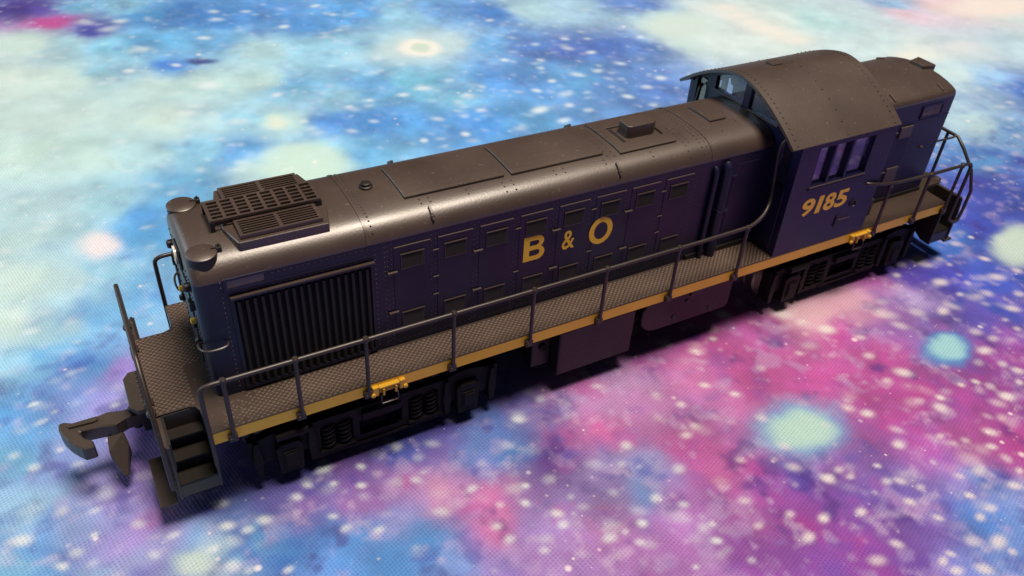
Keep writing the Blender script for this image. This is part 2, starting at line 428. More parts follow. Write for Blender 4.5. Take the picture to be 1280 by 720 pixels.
STARS = ((13.1,-57.5,0.9), (16.7,-56.9,0.7), (17.3,-59.1,0.6), (34.7,-54.5,0.9), (31.9,-57.5,1.1), (30.4,-46.0,1.1), (32.7,-48.8,1.0),
(47.9,-54.1,1.0), (50.2,-52.2,0.7), (59.9,-58.5,1.0), (63.5,-58.2,1.0), (57.0,-61.6,0.8), (51.4,-63.2,0.9), (48.2,-65.8,0.8), (48.3,-68.9,0.8),
(42.0,-61.9,0.6), (41.3,-59.5,0.6), (36.2,-68.0,0.7), (40.8,-68.6,1.0), (47.8,-72.2,0.7), (43.7,-74.1,0.9), (27.3,-66.6,0.7), (25.0,-63.8,0.7),
(22.8,-62.8,0.7), (24.0,-59.4,0.6), (22.8,-68.0,0.9), (34.1,-71.9,0.7), (13.0,-65.7,0.8), (6.1,-63.7,0.8), (31.6,-76.0,0.7), (35.2,-75.6,0.7),
(24.6,-72.7,0.7), (13.5,-73.3,0.9), (7.9,-74.1,0.9), (25.8,-78.7,1.0), (30.0,-80.9,1.2), (18.0,-79.2,0.7), (18.4,-81.5,0.8), (23.0,-83.4,0.9),
(44.9,-62.4,0.6), (20.3,-78.8,0.5), (30.4,-83.3,0.7), (44.6,-26.0,1.4), (49.4,-31.2,0.9), (46.4,-36.5,1.2), (49.1,-43.5,1.2), (43.9,-43.8,0.7),
(61.3,-27.7,1.5), (61.1,-32.1,1.1), (68.7,-30.5,1.5), (83.9,-24.6,1.2), (76.1,-17.9,1.0), (86.8,-15.3,1.8), (86.7,-17.9,1.2), (101.7,-14.6,1.0),
(91.9,-17.6,1.0), (92.3,-20.4,0.8), (103.0,-22.6,1.0), (106.2,-29.6,1.0), (98.8,-29.2,1.4), (90.7,-32.6,1.1), (97.8,-36.1,1.0), (91.2,-39.2,1.1),
(74.9,-32.7,1.1), (78.5,-32.4,1.1), (85.8,-41.2,0.7), (75.5,-41.1,1.3), (77.3,-44.4,1.1), (71.8,-46.3,1.1), (71.6,-51.0,1.0), (72.7,-53.8,1.0),
(63.4,-57.9,1.0), (69.8,-56.4,0.8), (61.2,-52.2,0.7), (57.5,-51.5,0.7), (50.2,-52.2,0.7), (85.5,-44.5,0.7), (89.9,-27.7,0.8), (84.2,-30.0,0.8),
(39.1,-17.6,1.6), (44.5,-25.9,1.4), (26.4,-12.0,1.4), (12.9,-19.4,1.0), (18.9,-17.6,0.7), (33.0,-29.4,0.7), (0.2,-30.7,0.8), (8.0,-28.4,0.8),
(12.0,-33.1,0.6), (-3.9,-37.7,0.9), (-1.0,-36.3,0.8), (12.4,-40.6,1.1), (1.5,-47.1,0.6), (9.3,-52.7,0.9), (11.4,-48.1,1.2), (13.6,-57.5,0.7),
(1.2,-60.5,0.7), (-18.0,-47.3,1.0), (-10.3,-43.7,0.9), (-14.4,-50.6,0.7), (-5.5,-59.9,0.7), (-14.0,-59.1,0.7), (-12.4,-56.1,0.5), (-11.2,-64.7,0.7),
(-20.4,-61.6,0.5), (5.9,-63.8,0.6), (-4.1,-54.7,0.6), (0.7,-65.5,0.7), (-39.2,-38.2,0.8), (-35.3,-42.5,0.8), (-35.6,-44.9,0.9), (-53.0,-33.5,1.0),
(-30.8,-20.3,0.9), (-45.9,-40.3,0.7), (-45.1,-43.5,0.7), (-15.8,-34.9,0.9), (-30.0,-50.6,0.9), (-41.0,-47.9,0.8), (-12.2,-19.2,0.8),
(-46.1,-31.4,0.7), (-43.3,-36.6,0.7), (-54.1,-25.3,0.7), (-23.3,-50.6,0.8), (-25.9,-53.6,0.7), (-24.3,-17.4,0.8), (-37.3,-34.9,0.6),
(-26.9,-50.8,0.5), (-54.2,-16.7,0.9), (-67.9,-16.1,0.8), (-71.4,-18.3,0.7), (-73.7,-20.1,0.7), (-61.7,-18.3,0.6), (-63.7,-32.4,0.8),
(-68.5,-29.7,0.7), (-85.7,-20.8,0.8), (-82.9,-23.0,0.8), (-88.8,-24.2,0.8), (-86.7,-28.6,0.9), (-79.2,-33.2,0.6), (-85.7,-15.7,0.8),
(-93.9,-18.8,0.8), (-80.0,-22.3,0.8), (-84.6,-30.6,0.6), (-69.6,-26.5,0.5), (-63.1,-22.4,0.6), (-67.3,-19.9,0.6), (-109.9,44.8,1.2), (-112.3,5.8,0.8),
(-115.1,10.1,0.8), (-115.2,-9.4,1.0), (-107.9,-15.6,0.9), (-98.4,-14.2,0.8), (-104.3,-8.3,0.7), (-97.2,-21.3,0.8), (-105.0,-13.3,0.6),
(-110.1,-17.2,0.7), (-110.3,16.7,0.9), (-111.0,22.2,0.7), (-105.5,3.3,0.7), (-97.7,15.5,0.6), (-107.9,8.1,0.6), (48.6,134.9,1.4), (61.7,172.3,1.3),
(30.9,118.0,1.1), (11.2,89.5,1.2), (23.2,126.6,1.3), (12.4,124.0,1.6), (-7.0,121.9,1.0), (-14.6,120.0,1.0), (-19.2,104.3,1.2), (-11.0,107.8,1.0),
(-1.9,90.6,1.2), (-30.2,115.7,1.2), (-13.8,192.8,1.5), (3.8,210.3,1.3), (-32.5,136.6,1.5), (4.1,182.7,1.2), (7.1,198.7,1.2), (4.5,121.8,1.3),
(7.6,101.9,1.5), (23.0,102.3,1.0), (23.4,113.0,2.3), (79.8,145.1,1.5), (87.9,142.1,1.2), (75.9,136.5,1.8), (82.0,130.1,1.2), (60.7,130.3,1.1),
(57.2,124.1,1.4), (66.5,114.6,1.7), (92.6,101.4,1.7), (83.6,97.1,1.4), (46.6,108.4,1.3), (54.3,102.6,1.6), (73.0,93.2,1.6), (40.3,95.3,1.8),
(55.0,89.4,1.5), (43.7,86.0,1.5), (51.1,94.8,1.3), (77.0,84.3,1.0), (108.3,136.2,1.2), (66.3,144.2,1.2), (75.0,114.9,1.7), (86.5,117.3,1.4),
(55.3,113.2,1.4), (-78.5,220.8,2.0), (-72.2,211.7,2.3), (-67.2,218.4,2.1), (-34.7,208.3,1.8), (-43.0,191.8,1.4), (-64.8,189.0,2.5), (-61.0,134.0,2.2),
(-71.3,171.8,1.6), (-33.9,217.1,1.5), (-22.7,213.1,1.2), (-48.2,123.0,2.2), (-50.5,151.5,3.6), (-56.6,171.1,1.3))
BLOTS = ((25.3,156.4,9.1,-3.5,5.1,11.8,205,222,220,1), (25.3,156.4,7.2,-2.8,3.3,7.6,252,242,226,3), (25.6,156.3,3.8,-1.4,1.8,4.2,205,222,205,3),
(-93.1,71.6,4.0,-1.8,0.8,5.8,242,228,226,2), (-37.3,89.4,10.8,-4.6,4.1,12.9,206,230,214,3), (-38.0,118.3,3.4,-1.5,1.3,4.6,225,232,212,2),
(117.1,-21.8,6.9,-3.0,9.0,6.5,206,228,214,3), (17.3,-46.0,8.4,-4.0,5.5,5.8,120,180,225,2), (17.3,-46.4,6.3,-3.1,3.8,3.9,188,222,208,3),
(64.0,-42.4,6.0,-2.8,5.0,4.0,70,140,210,3), (64.5,-42.0,4.5,-2.1,3.5,2.8,165,218,222,3), (-48.7,171.6,5.4,-2.0,0.6,2.7,60,70,135,2),
(-58.5,171.8,5.2,-2.0,0.8,4.0,75,130,215,2), (-78.8,211.7,3.6,-1.3,0.6,4.8,70,75,160,2), (-90.6,224.4,5.6,-2.0,0.4,5.0,195,80,150,2),
(-92.3,-25.5,2.8,-1.4,0.5,2.1,200,218,210,2), (162.0,150.8,6.7,-2.4,3.3,4.0,240,232,220,1), (161.7,141.8,7.2,-2.7,3.2,3.8,242,234,222,1),
(161.8,132.9,7.2,-2.6,3.2,3.6,242,234,222,1), (162.5,125.1,7.1,-2.6,3.1,3.5,244,235,222,1), (163.9,118.1,7.0,-2.6,3.1,3.4,242,234,222,1),
(165.8,111.1,6.9,-2.6,3.1,3.3,240,232,220,1), (198.2,82.5,7.4,-2.9,5.4,4.6,240,238,224,1), (281.3,109.2,24.6,-8.8,11.8,8.9,252,234,222,2),
(45.2,-18.1,6.9,-3.2,3.4,3.6,226,180,192,2), (55.1,-19.1,5.7,-2.6,3.5,3.4,222,170,190,2), (224.3,81.1,8.4,-3.2,5.2,4.2,225,225,225,1),
(131.4,141.2,14.4,-5.3,9.0,11.8,214,228,216,2))

# ------------------------------------------------------------------ the printed cloth


def lattice(seed, n=64):
    return np.random.default_rng(seed).random((n, n))


def vnoise(x, y, cell, seed):
    g = lattice(seed)
    n = g.shape[0]
    fx, fy = x / cell + 1000, y / cell + 1000
    ix, iy = np.floor(fx).astype(int), np.floor(fy).astype(int)
    tx, ty = fx - ix, fy - iy
    tx, ty = tx * tx * (3 - 2 * tx), ty * ty * (3 - 2 * ty)
    a, c = g[ix % n, iy % n], g[(ix + 1) % n, iy % n]
    e, f = g[ix % n, (iy + 1) % n], g[(ix + 1) % n, (iy + 1) % n]
    return (a * (1 - tx) + c * tx) * (1 - ty) + (e * (1 - tx) + f * tx) * ty


def fbm(x, y, cell, seed, octv=3):
    t, amp, tot = 0, 1, 0
    for k in range(octv):
        t = t + amp * vnoise(x, y, cell / 2 ** k, seed + k)
        tot += amp
        amp *= .55
    return t / tot - .5


def lin(c):
    c = np.asarray(c, float) / 255
    return np.where(c < .04045, c / 12.92, ((c + .055) / 1.055) ** 2.4)


def cloth():
    def axis(a, b0, b1, c, fine, mid, far):
        return np.concatenate([np.linspace(-far, a, 60)[:-1], np.arange(a, b0, mid) if b0 > a else [], np.arange(b0, b1, fine), np.arange(b1, c, mid), np.linspace(c, far, 50)])
    xs = axis(-135, -135, 115, 330, .45, 1.1, 800)
    ys = axis(-95, -95, 40, 275, .45, 1.1, 800)
    X, Y = np.meshgrid(xs, ys, indexing='ij')
    x, y = X.ravel(), Y.ravel()
    # print colours, painted shade included: warped scatter of dye patches
    wx = x + 10 * fbm(x, y, 22, 11) + 5 * fbm(x, y, 6, 15)
    wy = y + 10 * fbm(x, y, 22, 21) + 5 * fbm(x, y, 6, 25)
    P = np.array(SHADED_PRINT, float)
    col = lin(P[:, 2:])
    num = np.zeros((len(x), 3))
    den = np.zeros(len(x))
    for (px, py), c in zip(P[:, :2], col):
        wgt = 1 / ((wx - px) ** 2 + (wy - py) ** 2 + 12) ** 1.8
        num += wgt[:, None] * c
        den += wgt
    base = num / den[:, None]
    # cloudy dye texture, stronger where the print is purple and pink
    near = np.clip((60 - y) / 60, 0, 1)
    pale = np.clip((base.min(1) - .25) / .3, 0, 1)
    base = base * np.exp(.9 * fbm(x, y, 9, 31, 4) * (1 - .6 * pale))[:, None]
    for cell, seed, cc, amt, th in ((8, 51, (35, 75, 175), .70, .08), (7, 55, (190, 60, 150), .45, .10), (5, 58, (60, 35, 125), .55, .10), (4.2, 62, (200, 180, 220), .32, .08), (3, 66, (225, 205, 225), .34, .12), (4, 70, (70, 60, 160), .45, .10)):
        k_ = np.clip((fbm(x, y, cell, seed, 3) - th) * 4, 0, 1)
        k_ = k_ * k_ * (3 - 2 * k_) * amt
        k_ = k_ * (.30 + .70 * near) * (1 - .75 * pale)
        if cc[0] > 150 and cc[1] < 100:
            k_ = k_ * np.clip((base[:, 0] - base[:, 1] + .02) * 6, 0, 1)       # magenta only where the print is already purple
        if cc[2] > 150 and cc[0] < 100:
            k_ = k_ * (1 - .65 * np.clip((base[:, 0] - 1.3 * base[:, 1]) * 5, 0, 1))             # little blue inside the magenta
        base = base + (lin(cc) - base) * k_[:, None]
    for bx, by, ax_, ay_, bx_, by_, r, g, b_, pw in BLOTS:
        det = ax_ * by_ - ay_ * bx_
        jx, jy = x + 3 * fbm(x, y, 5, 61), y + 3 * fbm(x, y, 5, 71)
        u = ((jx - bx) * by_ - (jy - by) * bx_) / det
        v = (-(jx - bx) * ay_ + (jy - by) * ax_) / det
        a = np.exp(-(u * u + v * v) ** pw * .9)
        base += (lin((r, g, b_)) - base) * (a * .95)[:, None]
    # stars: the ones one can pick out, then a scatter of faint ones
    rng = np.random.default_rng(5)
    stars = [(a, c, r * rng.uniform(.95, 1.3), rng.uniform(.45, .85)) for a, c, r in STARS]
    for _ in range(3200):
        stars.append((rng.uniform(-135, 330), rng.uniform(-95, 275), abs(rng.normal(.7, .35)) + .3, rng.uniform(.08, .36)))
    for i, (sx, sy, r, al) in enumerate(stars):
        i0, i1 = np.searchsorted(xs, [sx - 3 * r, sx + 3 * r])
        j0, j1 = np.searchsorted(ys, [sy - 3 * r, sy + 3 * r])
        if i1 <= i0 or j1 <= j0:
            continue
        gx, gy = X[i0:i1, j0:j1], Y[i0:i1, j0:j1]
        th, el = rng.uniform(-.9, .3), rng.uniform(1.0, 1.5)
        u = ((gx - sx) * math.cos(th) + (gy - sy) * math.sin(th)) / el
        v = (-(gx - sx) * math.sin(th) + (gy - sy) * math.cos(th)) * 1.1
        a = np.exp(-((u * u + v * v) / (r * r)) ** 1.4) * al
        c = np.array([.86, .76, .74]) if sx > -10 and sy < 20 else np.array([.82, .86, .84])
        idx = (np.arange(i0, i1)[:, None] * len(ys) + np.arange(j0, j1)[None, :]).ravel()
        base[idx] += (c - base[idx]) * a.ravel()[:, None]
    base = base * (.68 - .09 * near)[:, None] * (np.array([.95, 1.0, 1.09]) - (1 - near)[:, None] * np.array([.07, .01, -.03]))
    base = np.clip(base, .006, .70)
    # the sheet lies almost flat
    z = .25 * fbm(x, y, 40, 81, 2) - .12 - .25 * np.clip(np.maximum(np.abs(x) - 120, np.abs(y) - 30), 0, 60) / 60
    me = bpy.data.meshes.new('tablecloth')
    nx, ny = len(xs), len(ys)
    I = (np.arange(nx - 1)[:, None] * ny + np.arange(ny - 1)[None, :]).ravel()
    F = np.stack([I, I + ny, I + ny + 1, I + 1], 1)
    me.vertices.add(nx * ny)
    me.vertices.foreach_set('co', (np.stack([x, y, z], 1) * MM).ravel())
    me.loops.add(F.size)
    me.loops.foreach_set('vertex_index', F.ravel())
    me.polygons.add(len(F))
    me.polygons.foreach_set('loop_start', np.arange(0, F.size, 4))
    me.polygons.foreach_set('use_smooth', np.ones(len(F), bool))
    me.update(calc_edges=True)
    at = me.color_attributes.new('print', 'FLOAT_COLOR', 'POINT')  # dye colours plus the shade painted in beside the loco
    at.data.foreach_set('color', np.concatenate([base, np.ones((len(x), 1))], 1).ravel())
    m, N, L, b = new_mat('printed_woven_cloth')
    a = N.new('ShaderNodeAttribute')
    a.attribute_name = 'print'
    tc = N.new('ShaderNodeTexCoord')
    mp = N.new('ShaderNodeMapping')
    mp.inputs['Rotation'].default_value = (0, 0, math.radians(28))
    L.new(tc.outputs['Object'], mp.inputs[0])
    nz = N.new('ShaderNodeTexNoise')
    nz.inputs['Scale'].default_value = 90
    nz.inputs['Detail'].default_value = 2
    L.new(tc.outputs['Object'], nz.inputs['Vector'])

    def mth(op, *ins):
        n = N.new('ShaderNodeMath')
        n.operation = op
        for k, q in enumerate(ins):
            if isinstance(q, (int, float)):
                n.inputs[k].default_value = q
            else:
                L.new(q, n.inputs[k])
        return n.outputs[0]
    sp = N.new('ShaderNodeSeparateXYZ')
    L.new(mp.outputs[0], sp.inputs[0])
    wob = mth('MULTIPLY', nz.outputs['Fac'], 9.0)
    u = mth('ADD', mth('MULTIPLY', sp.outputs[0], math.pi / .00040), wob)
    v = mth('ADD', mth('MULTIPLY', sp.outputs[1], math.pi / .00046), wob)
    su, sv = mth('SINE', u), mth('SINE', v)
    cu, cv = mth('ABSOLUTE', mth('COSINE', u)), mth('ABSOLUTE', mth('COSINE', v))
    chk = mth('MULTIPLY', su, sv)                                 # over / under
    k = mth('MULTIPLY_ADD', chk, .5, .5)
    hgt = mth('MULTIPLY', mth('ADD', k, mth('MULTIPLY', cv, .25)), .8)
    fine = N.new('ShaderNodeTexNoise')
    fine.inputs['Scale'].default_value = 2200
    fine.inputs['Detail'].default_value = 2
    L.new(tc.outputs['Object'], fine.inputs['Vector'])
    amp = N.new('ShaderNodeTexNoise')
    amp.inputs['Scale'].default_value = 260
    L.new(tc.outputs['Object'], amp.inputs['Vector'])
    hgt = mth('MULTIPLY_ADD', mth('SUBTRACT', hgt, .5), mth('MULTIPLY_ADD', amp.outputs['Fac'], 1.45, .05), .5)
    hg = mth('ADD', hgt, mth('MULTIPLY', fine.outputs['Fac'], .5))
    tone = N.new('ShaderNodeMapRange')
    tone.inputs[1].default_value = .25
    tone.inputs[2].default_value = 1.2
    tone.inputs[3].default_value = .76
    tone.inputs[4].default_value = 1.22
    L.new(hg, tone.inputs[0])
    mul = N.new('ShaderNodeVectorMath')
    mul.operation = 'SCALE'
    L.new(a.outputs['Color'], mul.inputs[0])
    L.new(tone.outputs[0], mul.inputs['Scale'])
    last = mul.outputs[0]
    for sc_, rad, amt in ((230, .17, .75), (430, .16, .6), (760, .15, .5)):          # fine white specks of the print
        vo = N.new('ShaderNodeTexVoronoi')
        vo.inputs['Scale'].default_value = sc_
        L.new(tc.outputs['Object'], vo.inputs['Vector'])
        pick = N.new('ShaderNodeSeparateColor')
        L.new(vo.outputs['Color'], pick.inputs[0])
        cl = N.new('ShaderNodeTexNoise')
        cl.inputs['Scale'].default_value = 38
        L.new(tc.outputs['Object'], cl.inputs['Vector'])
        size = mth('MULTIPLY', mth('MULTIPLY', mth('MAXIMUM', mth('SUBTRACT', pick.outputs[0], .45), 0), 1.8), mth('MULTIPLY', mth('MAXIMUM', mth('SUBTRACT', cl.outputs['Fac'], .3), 0), rad * 4.0))
        dot = N.new('ShaderNodeMapRange')
        dot.interpolation_type = 'SMOOTHSTEP'
        L.new(vo.outputs['Distance'], dot.inputs[0])
        L.new(mth('MULTIPLY', size, 1.5), dot.inputs[1])
        L.new(mth('MULTIPLY', size, .35), dot.inputs[2])
        dot.inputs[3].default_value = 0
        dot.inputs[4].default_value = 1
        on = mth('MULTIPLY', mth('MULTIPLY', dot.outputs[0], mth('GREATER_THAN', size, .015)), mth('MULTIPLY', pick.outputs[1], amt))
        mxr = N.new('ShaderNodeMix')
        mxr.data_type = 'RGBA'
        L.new(on, mxr.inputs[0])
        L.new(last, mxr.inputs[6])
        mxr.inputs[7].default_value = (.66, .60, .62, 1)
        last = mxr.outputs[2]
    L.new(last, b.inputs['Base Color'])
    b.inputs['Roughness'].default_value = .8
    b.inputs['Specular IOR Level'].default_value = .25
    b.inputs['Sheen Weight'].default_value = .08
    bu = N.new('ShaderNodeBump')
    bu.inputs['Strength'].default_value = .5
    bu.inputs['Distance'].default_value = .00022
    L.new(hg, bu.inputs['Height'])
    L.new(bu.outputs[0], b.inputs['Normal'])
    me.materials.append(m)
    o = put('tablecloth', me)
    o['kind'] = 'structure'
    o['label'] = 'woven tablecloth printed with a blue, pink and purple galaxy and white stars'
    return o


cloth()

# ------------------------------------------------------------------ the locomotive
ROOT = bpy.data.objects.new('model_locomotive', None)
C.objects.link(ROOT)
ROOT.empty_display_size = .02
ROOT['label'] = 'weathered navy blue model diesel locomotive with yellow side stripe on the galaxy cloth'
ROOT['category'] = 'model train'

ZD = 18.15      # top of the walkway
HW = 10.3       # half width of the hoods
W = 17.5        # half width of the frame
XF, XR = -4.6, 179.6
ZR = 28.5       # side rail height
SIDES = (-1, 1)
XM = (XF + XR) / 2


def mx(x):
    return 2 * XM - x


# ---- frame, walkway, stripe
fx, rx = 2.5, mx(2.5)
outline = [(XF, -10.1), (fx - 1.6, -10.1), (fx - .5, -10.55), (fx, -11.7), (fx, -W), (rx, -W), (rx, -11.7), (rx + .5, -10.55), (rx + 1.6, -10.1), (XR, -10.1)]
outline = outline + [(a, -c) for a, c in reversed(outline)]
walkway = MB().prism(outline, 'z', 17.93, ZD).build('walkway', DECK, ROOT, bevel=.06)
MB().box(-3.0, 178.0, -8, 8, 11.5, 17.8).box(-3.4, -3.0, -16.8, 16.8, 12.2, 17.8).build('underframe', BLACK, ROOT)


def tread_field():
    m = MB()
    row = 0
    y = -W + .32
    while y < W - .2:
        x = XF + .5 + (row % 2) * .5
        while x < XR - .4:
            inhood = abs(y) < HW + .3 and 5.0 < x < 172.2
            incab = 117 < x < 145
            instep = abs(y) > 9.7 and (x < fx + .3 or x > rx - .3)
            fade = 1.0 if y > 0 or x < 2.4 else min(1.0, max(0.0, (x - 6.0 + (abs(y) - 11) * .5) / 12.0))     # rubbed smooth by the steps
            worn = fade < .12 or random.random() > fade * 2.2
            if not (inhood or incab or instep or worn or x > 145):
                q = .55 + .45 * fade
                a, c, h = .27 * q, .12 * q, .11 * q + random.uniform(-.02, .03)
                m.add([(x - a, y - c, ZD - .01), (x + a, y - c, ZD - .01), (x + a, y + c, ZD - .01), (x - a, y + c, ZD - .01),
                       (x - a * .6, y - c * .4, ZD + h), (x + a * .6, y - c * .4, ZD + h), (x + a * .6, y + c * .4, ZD + h), (x - a * .6, y + c * .4, ZD + h)],
                      [(4, 5, 6, 7), (0, 1, 5, 4), (1, 2, 6, 5), (2, 3, 7, 6), (3, 0, 4, 7)])
            x += 1.0
        y += .47
        row += 1
    return m


tread_field().build('tread_pattern', TREAD, walkway, kind='stuff')
for s in SIDES:
    MB().box(fx, rx, s * (W - .9), s * (W - .02), 15.55, 17.93).build('side_sill', YEL, ROOT, bevel=.05, label='yellow stripe along the frame edge')

# ---- long hood
RP = [(0, 44.5), (1.5, 44.49), (3, 44.44), (4.4, 44.34), (5.6, 44.2), (6.7, 44.0), (7.6, 43.74), (8.35, 43.38), (9.0, 42.9), (9.55, 42.3), (9.98, 41.6), (10.24, 40.95), (10.3, 40.5)]


def roofz(y):
    a = abs(y)
    for (y0, z0), (y1, z1) in zip(RP[:-1], RP[1:]):
        if a <= y1:
            return z0 + (z1 - z0) * (a - y0) / (y1 - y0)
    return RP[-1][1]


def roofn(y):
    d = (roofz(y + .1) - roofz(y - .1)) / .2
    return Vector((0, -d, 1)).normalized()


def hood_roof(xa, xb, ra, rb, RP=RP):
    """rounded roof shell lofted along x; ends fall away over radii ra and rb"""
    zb = RP[-1][1]
    full = [(-a, c) for a, c in reversed(RP[1:])] + RP
    xs = []
    for t in np.linspace(0, math.pi / 2, 7):
        if ra:
            xs.append((xa + ra * (1 - math.cos(t)), math.sin(t)))
    if not ra:
        xs.append((xa, 1))
    for t in np.linspace(math.pi / 2, 0, 7):
        if rb:
            xs.append((xb - rb * (1 - math.cos(t)), math.sin(t)))
    if not rb:
        xs.append((xb, 1))
    vs = []
    for x, k in xs:
        hw = HW - 1.4 + 1.4 * (k if (ra and x < xa + ra) or (rb and x > xb - rb) else 1)
        for y, z in full:
            vs.append((x, y * hw / HW, zb + (z - zb) * (.55 + .45 * k)))
    n = len(full)
    fs = []
    for i in range(len(xs) - 1):
        for j in range(n - 1):
            fs.append((i * n + j, (i + 1) * n + j, (i + 1) * n + j + 1, i * n + j + 1))
    fs += [tuple(range(n)), tuple(range((len(xs) - 1) * n + n - 1, (len(xs) - 1) * n - 1, -1))]
    fs += [tuple([i * n for i in range(len(xs))][::-1] + [i * n + n - 1 for i in range(len(xs))])]
    return MB().add(vs, fs)


def hood_plan(xa, xb, ra, rb, hw=HW):
    p = []
    if ra:
        p += [(xa + ra + ra * math.cos(t), -hw + ra + ra * math.sin(t)) for t in np.linspace(math.pi, 1.5 * math.pi, 7)]
    else:
        p += [(xa, -hw)]
    if rb:
        p += [(xb - rb + rb * math.cos(t), -hw + rb + rb * math.sin(t)) for t in np.linspace(1.5 * math.pi, 2 * math.pi, 7)]
    else:
        p += [(xb, -hw)]
    return p + [(a, -c) for a, c in reversed(p)]


def arch_strip(m, x0, x1, y0, y1, h, n=14, base=-.2):
    """curved plate lying on the hood roof, h proud"""
    ys = np.linspace(y0, y1, n + 1)
    vs = []
    for y in ys:
        nn = roofn(y)
        for x in (x0, x1):
            for q in (base, h):
                vs.append((x, y + nn.y * q, roofz(y) + nn.z * q))
    fs = []
    for i in range(n):
        a, c = i * 4, (i + 1) * 4
        fs += [(a + 1, a + 3, c + 3, c + 1), (a, c, c + 2, a + 2), (a, a + 1, c + 1, c), (a + 2, c + 2, c + 3, a + 3)]
    fs += [(0, 2, 3, 1), (n * 4, n * 4 + 1, n * 4 + 3, n * 4 + 2)]
    return m.add(vs, fs)


hood = MB().prism(hood_plan(5.5, 117.8, 1.6, 0), 'z', ZD - .2, 40.6).build('long_hood', BLUE, ROOT, smooth=True)
lroof = hood_roof(5.5, 117.6, 1.6, 0).build('hood_roof', ROOF, ROOT, smooth=True)
for xs_ in (32.5, 102.3):
    m = MB()
    arch_strip(m, xs_ - .28, xs_ + .28, -10.28, 10.28, .16, 30)
    m.build('roof_seam', ROOF, lroof, smooth=True)
for a, c, y0, y1 in ((40.8, 59.3, -5.2, 5.2), (60.7, 79.6, -5.3, 5.3), (106.6, 110.6, -2.7, 4.4)):
    m = MB()
    arch_strip(m, a, c, y0, y1, .5)
    m.build('roof_hatch', ROOF, lroof, bevel=.09)
# rivets on the roof
m = MB()
for y in np.arange(-9.6, 9.7, .82):
    m.rivet((33.5, y, roofz(y)), roofn(y), .21, .13)
for xr in (101.3, 100.2, 96.9):
    for y in np.arange(-9.6, 9.7, 1.0):
        m.rivet((xr, y, roofz(y)), roofn(y), .19, .12)
for xr, ys_ in ((43.0, (-6, -7)), (44.6, (-6, -7)), (51.5, (-6.2, -7.2, 6.2, 7.2)), (58.2, (-6.4, -7.4, -8.4)), (60.0, (-6.4, -7.4, -8.4)), (68.5, (-6.4, -7.4)),
                (70.4, (-6.4, -7.4)), (78.9, (-6.6, -7.6)), (80.2, (-5.8, -4.4, -3, -1.6, 0, 1.6, 3, 4.4)), (81.6, (-6.2, -4.8, -3.4, -2, -.5, 1, 2.4, 3.8)), (89, (-7.2, -8.2)),
                (98, (-7, -6, -5, -4, -2, 0, 2, 4)), (107, (-6, 6)), (112, (-4, 0))):
    for y in ys_:
        m.rivet((xr, y, roofz(y)), roofn(y), .2, .13)
m.build('rivet_rows', BLACK, lroof, kind='stuff')
for xl in (43.9, 80.8):
    for s in SIDES:
        m = MB()
        arch_strip(m, xl - .22, xl + .22, s * 7.9, s * 9.7, .5, 5)
        m.box(xl - .3, xl + .3, s * 9.55 - .2, s * 9.55 + .2, roofz(9.55) - .1, roofz(9.55) + .75)
        m.build('lifting_lug', ROOF, lroof, bevel=.06)
MB().lathe((36.3, .6, 44.3), (0, 0, 1), [(1.15, 0), (1.15, .5), (.85, .62), (.85, 1.0), (.6, 1.1), (.3, 1.12)], 20).build('vent_cap', BLACK, lroof, smooth=True)
# exhaust hatch: raised frame with a sunk floor and the stack in it
m2 = MB()
for y0, y1 in ((-6.2, -3.4), (2.6, 6.2)):
    arch_strip(m2, 82.9, 95.7, y0, y1, .42, 5)
for a, c in ((82.9, 85.2), (94.5, 95.7)):
    arch_strip(m2, a, c, -3.39, 2.59, .42, 8)
frame_ = m2.build('exhaust_hatch', ROOF, lroof, bevel=.07)
m = MB()
arch_strip(m, 85.2, 94.5, -3.4, 2.6, .03, 8)
m.build('hatch_floor', ROOF, lroof)
stk = [(87.1, -1.9), (87.9, -2.3), (92.9, -2.3), (93.7, -1.7), (93.7, 1.0), (92.7, 1.6), (88.0, 1.6), (87.1, 1.0)]
MB().prism(stk, 'z', 44.0, 47.0).build('exhaust_stack', ROOF, lroof, bevel=.1)
m = MB()
m.box(85.7, 86.3, -3.0, 2.2, 44.2, 44.6).box(94.0, 94.3, -1.0, 1.0, 44.2, 44.9)
m.build('stack_bracket', BLACK, lroof)

# radiator fan housing and raised grating
fanx0, fanx1 = 13.3, 27.1
hp = [(12.1, -3.4), (13.3, -8.1), (27.1, -8.2), (28.3, -3.4), (28.3, 3.4), (27.1, 8.2), (13.3, 8.1), (12.1, 3.4)]
fan = MB()
n_ = len(hp)
fan.prism(hp, 'z', 42.9, 45.1).build('fan_housing', ROOF, lroof, bevel=.12)
for s in SIDES:
    ya, yb = (-7.5, -2.9) if s < 0 else (2.9, 7.5)
    ch = []
    for x0, x1 in ((14.3, 19.8), (20.4, 25.9)):
        k = 6
        for i in range(k):
            q = ya + .35 + (yb - ya - .7) / k * i
            ch.append((x0, x1, q + .12, q + (yb - ya - .7) / k - .14))
    m = MB()
    m.plate(lambda u, v, t: (u, v, 45.42 + t), [13.8, 26.4], ya, yb, ch, .38)
    m.build('fan_grille', ROOF, lroof)
    MB().box(13.8, 26.4, ya, yb, 45.1, 45.2).build('grille_backing', DARK, lroof)
    MB().box(13.8, 14.2, ya, yb, 45.2, 45.42).box(26.0, 26.4, ya, yb, 45.2, 45.42).box(14.2, 26.0, ya, ya + .3, 45.2, 45.42).build('grille_curb', ROOF, lroof)
ch = []
for i in range(8):
    x0 = 10.75 + i * 2.08
    for j in range(5):
        y0 = -2.65 + j * 1.06
        ch.append((x0 + .25, x0 + 1.85, y0 + .16, y0 + .86))
m = MB()
m.plate(lambda u, v, t: (u, v, 46.1 + t), [10.5, 27.6], -2.9, 2.9, ch, .38)
m.build('walkway_grating', ROOF, lroof)
